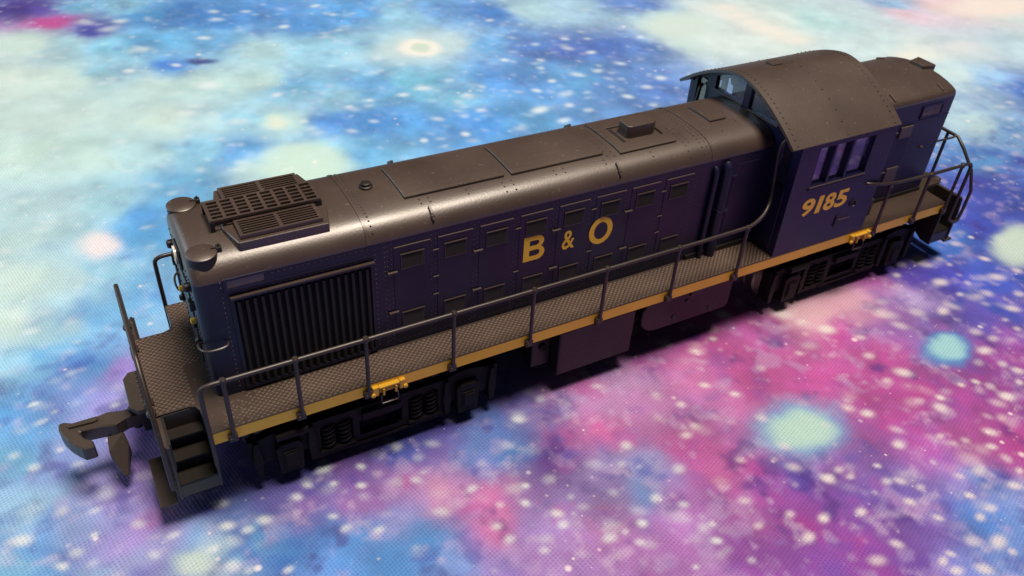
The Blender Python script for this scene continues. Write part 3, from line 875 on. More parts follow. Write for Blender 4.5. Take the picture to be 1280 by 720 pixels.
for x in (10.75, 27.35):
    for y in (-2.75, 2.75):
        MB().box(x - .35, x + .35, y - .2, y + .2, 44.2, 46.09).build('grating_leg', BLACK, lroof)
MB().box(10.7, 27.4, -2.85, -2.55, 45.5, 46.09).box(10.7, 27.4, 2.55, 2.85, 45.5, 46.09).build('grating_beam', BLACK, lroof)

# sand fillers at the front corners
for s in SIDES:
    fl = MB().lathe((7.95, s * 7.26, 41.0), (0, 0, 1), [(2.2, 0), (2.2, 3.1)], 32).build('sand_filler', BLACK, lroof, smooth=True)
    MB().lathe((7.95, s * 7.26, 44.1), (0, 0, 1), [(2.18, 0.02), (2.25, .1), (2.25, .26), (2.15, .34), (0.2, .4)], 32).build('filler_lid', ROOF, lroof, smooth=True)
    m = MB()
    m.box(10.1, 10.9, s * 7.26 - .5 + .3, s * 7.26 + .5 + .3, 43.2, 44.7).box(9.3, 10.7, s * 7.26 + .1, s * 7.26 + .32, 44.5, 44.72)
    m.box(10.35, 10.6, s * 7.26 + .0, s * 7.26 + .25, 44.7, 45.25)
    m.build('lid_hinge', BLACK, lroof, bevel=.07)
# front end face
m = MB()
m.box(5.1, 5.6, -2.0, 2.0, 38.2, 42.0)
hl = m.build('headlight_housing', BLACK, hood, bevel=.2)
MB().lathe((5.12, 0, 40.1), (-1, 0, 0), [(1.5, 0), (1.5, .35), (1.2, .4), (1.0, .2)], 20).build('headlight_lens', LENS, hood, smooth=True)
MB().box(5.28, 5.55, -3.4, 3.4, 20.5, 36.8).build('end_door', BLUE, hood, bevel=.08)
for z in (23.5, 28.5, 33.5):
    MB().box(4.95, 5.4, -3.75, -3.15, z - .35, z + .35).build('door_hinge', BLACK, hood, bevel=.08)
m = MB()
for z in np.arange(19.6, 41, 1.15):
    for y in (-5.0, 5.0, -7.4, 7.4):
        m.rivet((5.5, y, z), (-1, 0, 0), .2, .16)
for y in np.arange(-7, 7.1, 1.0):
    m.rivet((5.5, y, 37.8), (-1, 0, 0), .18, .14)
m.build('rivet_rows', BLUE, hood, kind='stuff')
for s in SIDES:
    MB().lathe((5.45, s * 6.3, 38.2), (-1, 0, 0), [(.75, 0), (.75, .7), (.5, .95), (.2, 1.0)], 14).build('marker_light', BLACK, hood, smooth=True)
    m = MB()
    m.box(4.75, 5.5, s * 6.6 - .45, s * 6.6 + .45, 34.0, 35.5)
    m.build('cable_socket', BLACK, hood, bevel=.1)
    MB().lathe((5.4, s * 4.6, 30.4), (-1, 0, 0), [(.5, 0), (.5, .7), (.25, .8)], 10).build('brass_valve', GOLD, hood)
    MB().lathe((5.4, s * 6.2, 27.4), (-1, 0, 0), [(.6, 0), (.7, .4), (.4, .9)], 10).build('hose_cap', BLACK, hood, smooth=True)
    MB().tube([(5.5, s * 7.4, 28.0), (4.6, s * 7.6, 28.0), (4.6, s * 10.2, 28.9), (5.6, s * 11.5, 29.1), (8.6, s * 11.5, 29.2), (8.9, s * 10.2, 29.2)], .19, 8, 2).build('grab_iron', DECK, hood, smooth=True)
    # upper sill line and its rivets, number board, shutters
    MB().box(9.0, 33.2, s * 10.28, s * 10.42, 38.5, 38.68).build('trim_strip', BLUE, hood)
    MB().box(16.4, 117.5, s * 10.28, s * 10.40, 40.5, 40.66).build('trim_strip', BLUE, hood)
    m = MB()
    m.plate(lambda u, v, t: (u, s * (10.25 + t), v), [9.7, 16.3], 38.68, 40.9, [(10.2, 15.8, 39.05, 40.5)], .3)
    m.build('board_frame', BLUE, hood)
    MB().box(10.2, 15.8, s * 10.2, s * 10.36, 39.05, 40.5).build('number_board', BOARD, hood)
    m = MB()
    for x in np.arange(17, 33, .95):
        m.rivet((x, s * HW, 40.0), (0, s, 0), .16, .12)
        m.rivet((x, s * HW, 37.95), (0, s, 0), .13, .1)
    for z in np.arange(19.5, 40.5, .95):
        for x in (33.4, 35.0, 9.3):
            m.rivet((x, s * HW, z), (0, s, 0), .15, .11)
    for i in range(9):
        x = 35.8 + i * 7.85
        for z in np.arange(19.6, 40.3, 1.0):
            for dx in (-.36, .36):
                m.rivet((x + dx, s * HW, z + (.2 if dx > 0 else 0)), (0, s, 0), .13, .1)
    for x in np.arange(37, 99, .98):
        m.rivet((x, s * HW, 19.2), (0, s, 0), .13, .1)
    m.build('rivet_rows', LPAN, hood, kind='stuff')

# radiator shutters, one slat at a time
slat = MB().prism([(-.40, 0)] + [(.40 * math.cos(t), .55 * math.sin(t)) for t in np.linspace(math.pi, 0, 7)][1:-1] + [(.40, 0)], 'z', 0, 16.9)
slat_me = slat.mesh('shutter_slat', BLACK, 0, True, shift=False)
for s in SIDES:
    sh = MB()
    sh.plate(lambda u, v, t: (u, s * (10.15 + t), v), [10.2, 33.0], 18.6, 37.5, [(10.8, 32.5, 19.3, 36.8)], .5)
    sh.box(10.3, 33.2, s * 10.4, s * 11.0, 37.0, 37.4)
    sho = sh.build('radiator_shutter', BLUE, ROOT, bevel=.04)
    MB().box(10.8, 32.5, s * 10.28, s * 10.34, 19.3, 36.8).build('shutter_backing', DARK, sho)
    for i in range(18):
        o = put('shutter_slat', slat_me, sho, (11.45 + i * 1.2, s * 10.33, 19.6))
        if s < 0:
            o.rotation_euler = (0, 0, math.pi)
    MB().box(10.3, 33.1, s * 10.52, s * 11.12, 37.42, 37.62).build('drip_ledge', DECK, sho)

# access doors with louvers, along both sides
louv = MB()
louv.plate(lambda u, v, t: (u, t - .05, v), [0, 4.0], 0, 3.0, [(.16, 3.84, .14, 2.86)], .2)
for k in range(8):
    z = .32 + k * .32
    louv.add([(.16, 0, z - .12), (3.84, 0, z - .12), (3.84, .22, z - .09), (.16, .22, z - .09), (.16, 0, z + .18), (3.84, 0, z + .18)], [(0, 1, 2, 3), (3, 2, 5, 4)])
louv_me = louv.mesh('louver_panel', LPAN, 0, False, shift=False)
ledge = MB().box(-.12, 4.12, 0, .3, 2.98, 3.16)
ledge.box(3.98, 4.12, .05, .26, 0.1, 2.98)
ledge_me = ledge.mesh('louver_lip', DECK, .03, False, shift=False)
door_me = MB().box(0, 6.6, -.1, .12, 0, 18.7).mesh('access_door', BLUE, .06, False, shift=False)
dl_me = MB().box(.1, 6.5, -.1, .24, 18.72, 18.9).mesh('door_lip', LOUV, .03, False, shift=False)
hinge_me = MB().box(-.9, .75, 0, .4, -.16, .16).box(-1.05, -.7, 0, .5, -.24, .24).mesh('door_handle', LOUV, .08, False, shift=False)
hs_me = MB().box(-.55, .55, 0, .25, -.12, .12).mesh('door_latch', LOUV, .05, False, shift=False)
for s in SIDES:
    for i in range(8):
        x = 36.5 + i * 7.85
        for me, dx, dz, nm in ((door_me, 0, 20.2, 'access_door'), (dl_me, 0, 20.2, 'door_lip'), (louv_me, 1.25, 34.45, 'louver_panel'), (ledge_me, 1.25, 34.45, 'louver_lip'),
                               (louv_me, 1.25, 22.3, 'louver_panel'), (ledge_me, 1.25, 22.3, 'louver_lip')):
            o = put(nm, me, hood, (x + dx, s * (HW + (.12 if 'louver' in nm else 0)), dz))
            if s < 0:
                o.scale = (1, -1, 1)
        for z in ((34.3, 25.9) if i % 2 == 0 else ((36.7, 27.4) if i in (3, 5) else (36.7, 31.2, 27.4))):
            o = put('door_handle' if i % 2 == 0 else 'door_latch', hinge_me if i % 2 == 0 else hs_me, hood, (x - .35 + (0 if i % 2 else .2), s * (HW + .08), z))
            if s < 0:
                o.scale = (1, -1, 1)
    for xx, rr, zt in ((103.3, .55, 38.2), (106.1, 1.15, 38.4)):
        m = MB()
        m.tube([(xx, s * 10.9, ZD), (xx, s * 10.9, zt - 1.5), (xx, s * 10.85, zt - .3), (xx, s * 10.6, zt + .45), (xx, s * 10.1, zt + .8)], rr, 14)
        m.build('exhaust_pipe', BLUE, hood, smooth=True)
    MB().box(107.4, 109.0, s * 10.2, s * 10.8, 36.1, 36.4).build('pipe_clamp', BLUE, hood, bevel=.05)
    MB().box(104.8, 107.4, s * 10.2, s * 12.15, 29.2, 29.5).build('pipe_clamp', BLUE, hood, bevel=.05)
    MB().box(108.6, 116.4, s * 10.25, s * 10.4, 20.0, 38.6).build('side_panel', BLUE, hood, bevel=.06)
    MB().box(100.0, 117.6, s * 10.2, s * 10.65, ZD, ZD + 1.1).build('base_angle', BLACK, hood, bevel=.05)

# lettering on both sides (the far side reads the other way round)
Bsh = curve_shape([
    [(0, 0), (2.9, 0)] + arc(2.75, 1.45, 1.45, -90, 62, 10)[1:] + arc(2.65, 3.85, 1.3, -50, 90, 9) + [(0, 5.2)],
    [(1.15, 1.0), (2.55, 1.0)] + arc(2.6, 1.6, .6, -80, 80, 6) + [(1.15, 2.2)],
    [(1.15, 3.2), (2.5, 3.2)] + arc(2.5, 3.72, .5, -80, 80, 6) + [(1.15, 4.25)]])
Osh = curve_shape([arc(0, 0, 2.6, 0, 355, 47, 3.0), arc(0, 0, 1.5, 0, 355, 47, 1.9)])
Ash = curve_shape(text='&', size=4, offset=.05)
for s in SIDES:
    yy = s * (HW + .16)
    gl = [(Bsh, 61.1, 65.5, 28.9, 34.2), (Ash, 69.2, 71.9, 29.3, 33.4), (Osh, 75.0, 80.2, 28.5, 34.4)]
    for sh_, a, c, z0, z1 in gl:
        if s > 0:
            a, c = 141.2 - a, 141.2 - c
        glyph(sh_, 'letter', hood, a, c, z0, z1, yy, GOLD)

# ---- cab
CX0, CX1 = 117.8, 144.2
CW = 17.4


def cabz(y):
    return 52.0 - 7.5 * (abs(y) / 17.0) ** 1.7


def cabn(y):
    d = (cabz(y + .1) - cabz(y - .1)) / .2
    return Vector((0, -d, 1)).normalized()


cab = MB()
for s in SIDES:       # side walls with three window openings
    cab.plate(lambda u, v, t: (u, s * (CW - t), v), [CX0, CX1], ZD - .35, 43.75,
              [(122.9, 127.0, 33.95, 42.6), (127.6, 131.9, 33.95, 42.6), (132.5, 138.2, 33.95, 42.6)], 1.3)
uu = list(np.linspace(-CW + 1.31, CW - 1.31, 41))


def wtop(u):
    return cabz(u) - .55


def win_hi(u):
    return cabz(u) - 1.6


for xw, t_ in ((CX0, 1), (CX1 - 1.2, 1)):
    hol = [(-9.6, -.9, 44.75, win_hi), (.9, 9.6, 44.75, win_hi)]
    hol += [(12.2, 15.2, 33.5, lambda u: 46.0 - (u - 12) * .25), (-15.2, -12.2, 33.5, lambda u: 46.0 - (-u - 12) * .25)]
    cab.plate(lambda u, v, t: (xw + t, u, v), uu, ZD - .35, wtop, hol, 1.2)
cabo = cab.build('cab', CABB, ROOT)
# window panes
for s in SIDES:
    for a, c in ((122.9, 127.0), (127.6, 131.9), (132.5, 138.2)):
        MB().box(a + .02, c - .02, s * 16.35, s * 16.55, 33.97, 42.58).build('side_window', GLASS, cabo)
        MB().box(a - .25, c + .25, s * (CW - .05), s * (CW + .22), 33.5, 33.85).build('window_sill', LOUV, cabo, bevel=.05)
    MB().box(122.4, 138.8, s * (CW - .05), s * (CW + .3), 33.05, 33.35).build('arm_rest', CABB, cabo, bevel=.06)
    for a in (127.3, 132.2):
        MB().box(a - .28, a + .28, s * 15.9, s * 16.3, 33.9, 42.6).build('window_post', CABB, cabo)
for xw in (CX0 + .5, CX1 - .7):
    for s in SIDES:
        m = MB()
        us = [s * q for q in np.linspace(.9, 9.6, 12)]
        us = sorted(us)
        m.plate(lambda u, v, t: (xw + t, u, v), us, 44.76, lambda u: win_hi(u) - .01, [], .2)
        m.build('end_window', GLASS, cabo)
        a, c = sorted((s * 12.2, s * 15.2))
        MB().box(xw, xw + .2, a + .01, c - .01, 33.52, 45.1).build('door_window', GLASS, cabo)
for s in SIDES:
    m = MB()
    m.box(CX0 - .2, CX0 + .01, *sorted((s * .9, s * 9.8)), 44.45, 44.75)
    m.build('window_sill', LOUV, cabo, bevel=.05)
    MB().box(CX0 - .14, CX0 + .02, *sorted((s * 11.6, s * 15.8)), 19.0, 33.2).build('cab_door', CABB, cabo, bevel=.06)
# interior: floor, control stand with round gauge, lever, two seats
MB().box(CX0 + 1.2, CX1 - 1.2, -16, 16, 30.0, 30.6).build('cab_floor', BLACK, cabo)
MB().box(119.2, 143, -9.0, 9.0, 30.6, 41.0).build('motor_cover', LOUV, cabo, bevel=.5)
m = MB()
m.box(122.2, 124.4, 6.2, 8.8, 41.0, 46.2)
m.lathe((122.0, 7.6, 46.6), (-1, 0, .25), [(1.25, 0), (1.25, .9), (1.0, 1.1), (.3, 1.1)], 18)
m.build('control_stand', TAN, cabo, smooth=True)
MB().cyl((121.9, 6.6, 46.4), (121.3, .6, 48.6), .42, 10).build('control_lever', LOUV, cabo, smooth=True)
for s in SIDES:
    m = MB()
    m.box(130, 134.5, s * 13.2 - 1.8, s * 13.2 + 1.8, 33.5, 34.6).box(133.6, 134.5, s * 13.2 - 1.8, s * 13.2 + 1.8, 34.6, 40.0).box(131.6, 132.6, s * 13.2 - .5, s * 13.2 + .5, 30.6, 33.5)
    m.build('cab_seat', TAN, cabo, bevel=.25)
# side wall details
for s in SIDES:
    MB().lathe((138.0, s * (CW - .02), 26.5), (0, s, 0), [(.95, 0), (1.0, .25), (.7, .35), (.6, .1)], 18).build('fuel_filler', BLACK, cabo, smooth=True)
    MB().prism([(133.9, 21.6), (134.7, 21.6), (134.9, 24.2), (134.1, 24.2)], 'y', s * (CW - .05), s * (CW + .25)).build('door_latch', BLACK, cabo)
    MB().box(134.9, 138.4, s * (CW - .05), s * (CW + .18), 22.9, 23.1).build('trim_strip', LOUV, cabo)
    m = MB()
    for x in np.arange(118.6, 144, .95):
        m.rivet((x, s * CW, 43.7), (0, s, 0), .13, .1)
        m.rivet((x, s * CW, 32.4), (0, s, 0), .11, .08)
    for z in np.arange(19.5, 43.2, .95):
        m.rivet((118.4, s * CW, z), (0, s, 0), .13, .1)
        m.rivet((143.6, s * CW, z), (0, s, 0), .13, .1)
    for z in np.arange(34, 43.2, .95):
        m.rivet((121.6, s * CW, z), (0, s, 0), .12, .09)
        m.rivet((139.4, s * CW, z), (0, s, 0), .12, .09)
    m.build('rivet_rows', LPAN, cabo, kind='stuff')
# road number
for s in SIDES:
    yy = s * (CW + .04)
    one = curve_shape([[(0, 0), (.8, 0), (1.0, 4), (.2, 4)]])
    chars = [(curve_shape(text='9', size=4, shear=.03, offset=.13), 122.5, 126.0), (one, 126.6, 128.3), (curve_shape(text='8', size=4, shear=.03, offset=.13), 128.8, 131.9),
             (curve_shape(text='5', size=4, shear=.03, offset=.13), 132.1, 135.5)]
    for sh_, a, c in chars:
        if s > 0:
            a, c = 258.0 - a, 258.0 - c
        glyph(sh_, 'numeral', cabo, a, c, 26.7, 30.9, yy, GOLD)

# cab roof: arched shell with a visor over the front windows
ys = np.linspace(-17.75, 17.75, 57)
vs, fs = [], []
for y in ys:
    nn = cabn(y)
    for x in (114.8, 144.5):
        for q in (0, -.6):
            vs.append((x, y + nn.y * q, cabz(y) + nn.z * q))
n = len(ys) - 1
for i in range(n):
    a, c = i * 4, (i + 1) * 4
    fs += [(a, a + 2, c + 2, c), (a + 1, c + 1, c + 3, a + 3), (a, c, c + 1, a + 1), (a + 2, a + 3, c + 3, c + 2)]
fs += [(0, 1, 3, 2), (n * 4, n * 4 + 2, n * 4 + 3, n * 4 + 1)]
croof = MB().add(vs, fs).build('cab_roof', ROOF, ROOT, smooth=True)
m = MB()
for xr, st in ((116.2, 1.05), (142.9, 1.05), (129.6, 2.3)):
    for y in np.arange(-17.2, 17.3, st):
        m.rivet((xr, y, cabz(y)), cabn(y), .26, .16)
m.build('rivet_rows', BLACK, croof, kind='stuff')
MB().prism([(124.3, 1.2), (126.9, 1.2), (127.3, 2.3), (126.9, 3.4), (124.3, 3.4)], 'z', 51.2, 52.25).build('roof_vent', ROOF, croof, bevel=.1)

# ---- short hood
SX1 = 171.4
shood = MB().prism(hood_plan(CX1 + .1, SX1, 0, .7), 'z', ZD - .2, 42.6).build('short_hood', CABB, ROOT, smooth=True)
SP = [(0, 45.7), (2.5, 45.6), (5, 45.25), (7.2, 44.75), (8.8, 44.25), (9.7, 43.85), (10.15, 43.45), (10.32, 43.0), (10.34, 42.5)]
sroof = hood_roof(CX1 + .2, SX1, 0, .8, SP).build('short_hood_roof', ROOF, ROOT, smooth=True)
for xl in (151.8, 167.0):
    for s in SIDES:
        MB().prism([(s * 7.6, 44.4), (s * 9.6, 43.7), (s * 9.7, 44.25), (s * 7.7, 45.0)], 'x', xl - .22, xl + .22).build('lifting_lug', ROOF, sroof, bevel=.06)
MB().prism([(168.5, -1.9), (171.9, -2.6), (171.9, 2.6), (168.5, 1.9)], 'z', 45.0, 46.5).build('headlight_housing', ROOF, sroof, bevel=.2)
for s in SIDES:
    for x0, z0, z1 in ((155.7, 34.7, 37.5), (155.7, 23.4, 27.2)):
        MB().box(x0, x0 + 3.8, *sorted((s * 10.2, s * 10.75)), z0, z1).build('vent_cover', LOUV, shood, bevel=.08)
    for x0, z0 in ((151.9, 35.6), (152.3, 25.6)):
        MB().box(x0, x0 + 1.5, *sorted((s * 10.2, s * 10.9)), z0, z0 + 1.9).build('door_hinge', LOUV, shood, bevel=.08)
        MB().box(x0 + 1.7, x0 + 3.3, *sorted((s * 10.2, s * 10.6)), z0 + .5, z0 + .85).build('door_latch', LOUV, shood, bevel=.06)
    m = MB()
    m.plate(lambda u, v, t: (u, s * (10.25 + t), v), [161.0, 168.0], 38.5, 41.5, [(161.5, 167.5, 38.95, 41.1)], .3)
    m.build('board_frame', CABB, shood)
    nb = MB().box(161.5, 167.5, *sorted((s * 10.2, s * 10.33)), 38.95, 41.1).build('number_board', BOARD, shood)
    q = (162.2, 166.8) if s < 0 else (166.8, 162.2)
    glyph(curve_shape(text='9185', size=2, offset=.02), 'board_numerals', shood, *q, 39.3, 40.8, s * 10.345, COUP)
    MB().box(150.0, 171, *sorted((s * 10.28, s * 10.42)), 38.1, 38.26).build('trim_strip', CABB, shood)
    MB().box(165.0, 165.9, *sorted((s * 10.2, s * 10.7)), 30.6, 31.0).build('door_latch', LOUV, shood, bevel=.05)
    m = MB()
    for z in np.arange(19.5, 41, 1.0):
        for x in (150.4, 160.4, 170.2):
            m.rivet((x, s * HW, z), (0, s, 0), .13, .1)
    for x in np.arange(151, 171, 1.0):
        m.rivet((x, s * HW, 33.0), (0, s, 0), .12, .09)
    m.build('rivet_rows', LPAN, shood, kind='stuff')
    MB().box(150.6, 160.0, *sorted((s * 10.2, s * 10.36)), 19.6, 37.8).build('access_door', CABB, shood, bevel=.06)
    MB().box(144.4, 171.0, *sorted((s * 10.2, s * 10.6)), ZD, ZD + .9).build('base_angle', BLACK, shood, bevel=.05)
MB().box(171.3, 171.75, -3.4, 3.4, 20.5, 37).build('end_door', CABB, shood, bevel=.08)
MB().box(144.6, 150.6, -13.8, -10.4, ZD, 22.4).build('battery_box', DECK, ROOT, bevel=.15)
MB().box(144.6, 150.6, 10.4, 13.8, ZD, 22.4).build('battery_box', DECK, ROOT, bevel=.15)

# ---- handrails
POSTS_L = [6.1, 17.0, 28.4, 43.9, 59.3, 74.5, 90.9, 107.7]
POSTS_R = [148.0, 160.9, 171.6]


def stanchion(parent, x, s):
    m = MB()
    m.tube([(x, s * 18.0, 15.9), (x, s * 18.0, ZR)], .36, 8)
    m.lathe((x, s * 18.0, ZR - .55), (0, 0, 1), [(.36, 0), (.55, .2), (.55, .9), (.36, 1.1)], 10)
    m.build('stanchion', RAIL, parent, smooth=True)
    m = MB()
    m.box(x - .9, x + .55, *sorted((s * 17.3, s * 18.3)), 15.7, 17.1)
    m.cyl((x - .55, s * 18.2, 16.5), (x - .55, s * 18.65, 16.5), .32, 8)
    m.build('stanchion_bracket', RAIL, parent, bevel=.08)


for s in SIDES:
    m = MB()
    m.tube([(2.7, s * 18, 11.5), (2.6, s * 18, 26.9), (2.75, s * 18, 28.0), (3.8, s * 18, ZR), (6.1, s * 18, ZR), (60, s * 18, ZR), (107.4, s * 18, ZR), (110.5, s * 17.4, 28.8),
            (113.6, s * 16.2, 29.6), (115.6, s * 14.9, 31.4), (116.2, s * 13.9, 34.8), (116.4, s * 13.1, 40.0), (116.6, s * 12.9, 42.0), (117.0, s * 13.3, 43.5), (117.9, s * 13.6, 44.0)], .39, 10, 1)
    hr = m.build('side_handrail', RAIL, ROOT, smooth=True)
    for x in POSTS_L:
        stanchion(hr, x, s)
    m = MB()
    m.tube([(140.6, s * 17.3, 30.6), (141.2, s * 18, 30.7), (148.0, s * 18, 29.1), (160.9, s * 18, ZR + .1), (171, s * 18, ZR), (173.6, s * 18, ZR), (174.9, s * 18, 28.0), (175.1, s * 18, 26.8), (175.1, s * 18, 13.0)], .39, 10, 1)
    hr = m.build('rear_handrail', RAIL, ROOT, smooth=True)
    for x in POSTS_R:
        stanchion(hr, x, s)
# end rails: posts on the outer step corners, slanting up to a middle bar, with a dip for the gangway
for xe, sg in ((-4.35, -1), (179.35, 1)):
    half = [(xe - sg * 3.6, 18.0, 12.6), (xe - sg * 1.2, 18.0, 11.4), (xe, 18.0, 12.0), (xe, 18.0, 22.6), (xe, 10.4, 30.2), (xe, 8.0, 30.4)]
    if sg < 0:
        half = [(xe, 18.0, 9.4)] + half[3:]
    m = MB()
    m.tube([(a, -y, z) for a, y, z in half] + half[::-1], .39, 10, 1)
    er = m.build('end_handrail', RAIL, ROOT, smooth=True)
    for s in SIDES:
        if sg > 0:
            MB().tube([(xe, s * 9.3, 30.3), (xe - 1.4, s * 9.2, 30.0), (171.5, s * 8.6, 29.8)], .26, 8, 1).build('rail_brace', RAIL, er, smooth=True)
        MB().cyl((xe, s * 7.0, ZD - 1.5), (xe, s * 7.0, 30.4), .4, 8).build('end_stanchion', RAIL, er, smooth=True)
        MB().box(xe - .7, xe + .7, s * 7.0 - .7, s * 7.0 + .7, ZD - 1.6, ZD + .7).build('post_socket', RAIL, er, bevel=.15)
        m = MB()
        m.cyl((xe + sg * .1, s * 11.4, ZD - .2), (xe + sg * .1, s * 11.4, ZD + 2.2), .3, 8)
        m.lathe((xe + sg * .1, s * 11.4, ZD + 1.4), (0, 0, 1), [(.2, 0), (.75, .3), (.75, .9), (.3, 1.2)], 10)
        if sg < 0:
            m.build('hose_valve', RAIL, er, smooth=True)
    # draft plate over the coupler, end plate, foot boards
    m = MB()
    m.box(*sorted((xe - sg * .2, xe - sg * 1.0)), -16.9, 16.9, 7.2, 17.7)
    ep = m.build('end_plate', DECK, ROOT, bevel=.08)
    ff = [(xe - sg * .4, -5.0), (xe + sg * 2.0, -5.0), (xe + sg * 3.0, -3.6), (xe + sg * 3.0, 3.6), (xe + sg * 2.0, 5.0), (xe - sg * .4, 5.0)]
    MB().prism(ff, 'z', 14.7, 15.7).build('draft_plate', COUP, ep, bevel=.1)
    m = MB()
    for y in np.arange(-4.4, 4.5, 1.25):
        m.rivet((xe + sg * .9, y, 15.7), (0, 0, 1), .26, .25)
    m.build('rivet_row', COUP, ep, kind='stuff')
    MB().box(*sorted((xe - sg * .3, xe + sg * 1.8)), -2.6, 2.6, 8.4, 13.4).build('coupler_pocket', BLACK, ep, bevel=.1)
    for s in SIDES:
        fb = MB()
        fb.box(*sorted((xe - sg * .1, xe + sg * 2.6)), *sorted((s * 6.0, s * 17.0)), 4.6, 5.2)
        fo = fb.build('foot_board', DECK, ep, bevel=.08)
        m = MB()
        for y in (7.4, 15.0):
            m.box(*sorted((xe - sg * .6, xe - sg * .05)), *sorted((s * (y - .6), s * (y + .6))), 4.7, 9.5)
        m.build('board_bracket', COUP, ep, bevel=.08)
    # step wells in the corners
    for s in SIDES:
        xi = fx if sg < 0 else rx
        xo = xe - sg * 1.1
        lo_, hi_ = sorted((xi, xo))
        m = MB()
        prof = [(s * 10.2, 17.75), (s * 17.3, 17.75), (s * 17.6, 14.0), (s * 17.6, 6.2), (s * 15.0, 6.2), (s * 10.2, 9.0)]
        m.prism(prof, 'x', *sorted((xi, xi - sg * .45)))
        prof2 = [(s * 15.6, 17.75), (s * 17.3, 17.75), (s * 17.75, 14.0), (s * 17.75, 6.2), (s * 10.2, 6.2), (s * 10.2, 14)]
        m.prism(prof2, 'x', *sorted((xo, xo + sg * .5)))
        m.box(lo_, hi_, *sorted((s * 9.9, s * 10.2)), 9.0, 17.78)
        stp = m.build('step_well', RAIL, ROOT, bevel=.06)
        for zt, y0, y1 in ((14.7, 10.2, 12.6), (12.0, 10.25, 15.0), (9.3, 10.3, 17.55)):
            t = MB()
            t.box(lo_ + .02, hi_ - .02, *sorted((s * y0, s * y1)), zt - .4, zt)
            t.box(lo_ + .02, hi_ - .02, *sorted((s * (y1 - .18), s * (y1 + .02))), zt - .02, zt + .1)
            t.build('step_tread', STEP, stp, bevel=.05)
            MB().box(lo_ + .05, hi_ - .05, *sorted((s * (y1 - .6), s * (y1 - .35))), zt - 2.28, zt - .41).build('step_riser', DARK, stp)
        MB().box(lo_ - .2, hi_ + .2, *sorted((s * 17.0, s * 17.5)), 6.3, 8.9).build('step_skirt', RAIL, stp, bevel=.08)
        m = MB()
        for z in np.arange(6.8, 13.5, 1.1):
            m.rivet((xo + sg * .5, s * 16.9, z), (sg, 0, 0), .25, .2)
        m.build('rivet_row', RAIL, stp, kind='stuff')

    # hook coupler, swung a little to one side
    def cpt(a, c):
        return (xe + sg * a, (c if sg < 0 else -c))
    body = [cpt(1.6, 1.0), cpt(4.4, .9), cpt(6.6, 1.5), cpt(8.2, 1.2), cpt(11.6, 1.0), cpt(13.2, 2.0), cpt(14.1, 1.9), cpt(14.2, .6), cpt(13.8, -1.0), cpt(13.1, -2.7), cpt(12.2, -4.2), cpt(11.2, -5.6), cpt(9.4, -5.6), cpt(9.5, -4.2), cpt(10.6, -3.2), cpt(11.1, -2.2), cpt(11.2, -1.2),
            cpt(8.0, -1.6), cpt(6.0, -2.2), cpt(4.2, -1.3), cpt(1.6, -1.2)]
    co = MB().prism(body, 'z', 8.7, 11.6).build('coupler', COUP, ROOT, bevel=.24)
    horn = [cpt(7.6, -2.0), cpt(5.0, -2.0), cpt(4.7, -3.4), cpt(6.0, -6.2), cpt(6.7, -6.4), cpt(7.9, -3.8)]
    hz = [9.4, 9.4, 7.6, 3.4, 3.4, 7.6]
    vs = [(a, c, z) for (a, c), z in zip(horn, hz)] + [(a, c * .9, max(z - 2.6, 2.6 if z < 5 else 0)) for (a, c), z in zip(horn, hz)]
    k = len(horn)
    MB().add(vs, [tuple(range(k)), tuple(range(2 * k - 1, k - 1, -1))] + [(i, i + k, (i + 1) % k + k, (i + 1) % k) for i in range(k)]).build('coupler_horn', COUP, co, bevel=.15)
    m = MB()
    m.prism([cpt(12.6, -.2), cpt(9.2, -.4), cpt(8.2, -.2), cpt(8.2, .6), cpt(12.9, .6)], 'z', 11.55, 12.1)
    m.build('coupler_rib', COUP, co, bevel=.1)
    MB().lathe((xe + sg * 2.6, 0, 8.0), (0, 0, 1), [(.9, 0), (.9, 4.2), (.6, 4.5)], 14).build('coupler_pin', BLACK, co, smooth=True)

# ---- re-railer castings hung on the stripe
for xc in (31.9, 143.9):
    for s in SIDES:
        m = MB()
        m.box(xc - 2.9, xc - 1.8, *sorted((s * 17.3, s * 18.2)), 15.5, 17.5).box(xc + 1.9, xc + 3.0, *sorted((s * 17.3, s * 18.2)), 15.5, 17.5)
        m.box(xc - 1.8, xc + 1.9, *sorted((s * 17.3, s * 17.9)), 15.7, 16.5).box(xc - 1.8, xc + 1.9, *sorted((s * 17.3, s * 18.3)), 16.9, 17.4)
        m.box(xc - 1.2, xc - .8, *sorted((s * 17.9, s * 18.4)), 15.3, 16.9).box(xc + 1.0, xc + 1.4, *sorted((s * 17.9, s * 18.4)), 15.3, 16.9)
        o = m.build('rerailer_bracket', OCHRE, ROOT, bevel=.12)
        MB().tube([(xc - 1.4, s * 18, 15.3), (xc - 1.4, s * 18.1, 13.4), (xc + 1.6, s * 18.1, 13.4), (xc + 1.6, s * 18, 15.3)], .2, 6).build('bracket_handle', RAIL, o)
        for dx in (-2.9, 2.9):
            MB().lathe((xc + dx, s * 18.1, 16.0), (0, s, 0), [(.42, 0), (.42, .35), (.25, .45)], 10).build('bracket_bolt', OCHRE, o, smooth=True)

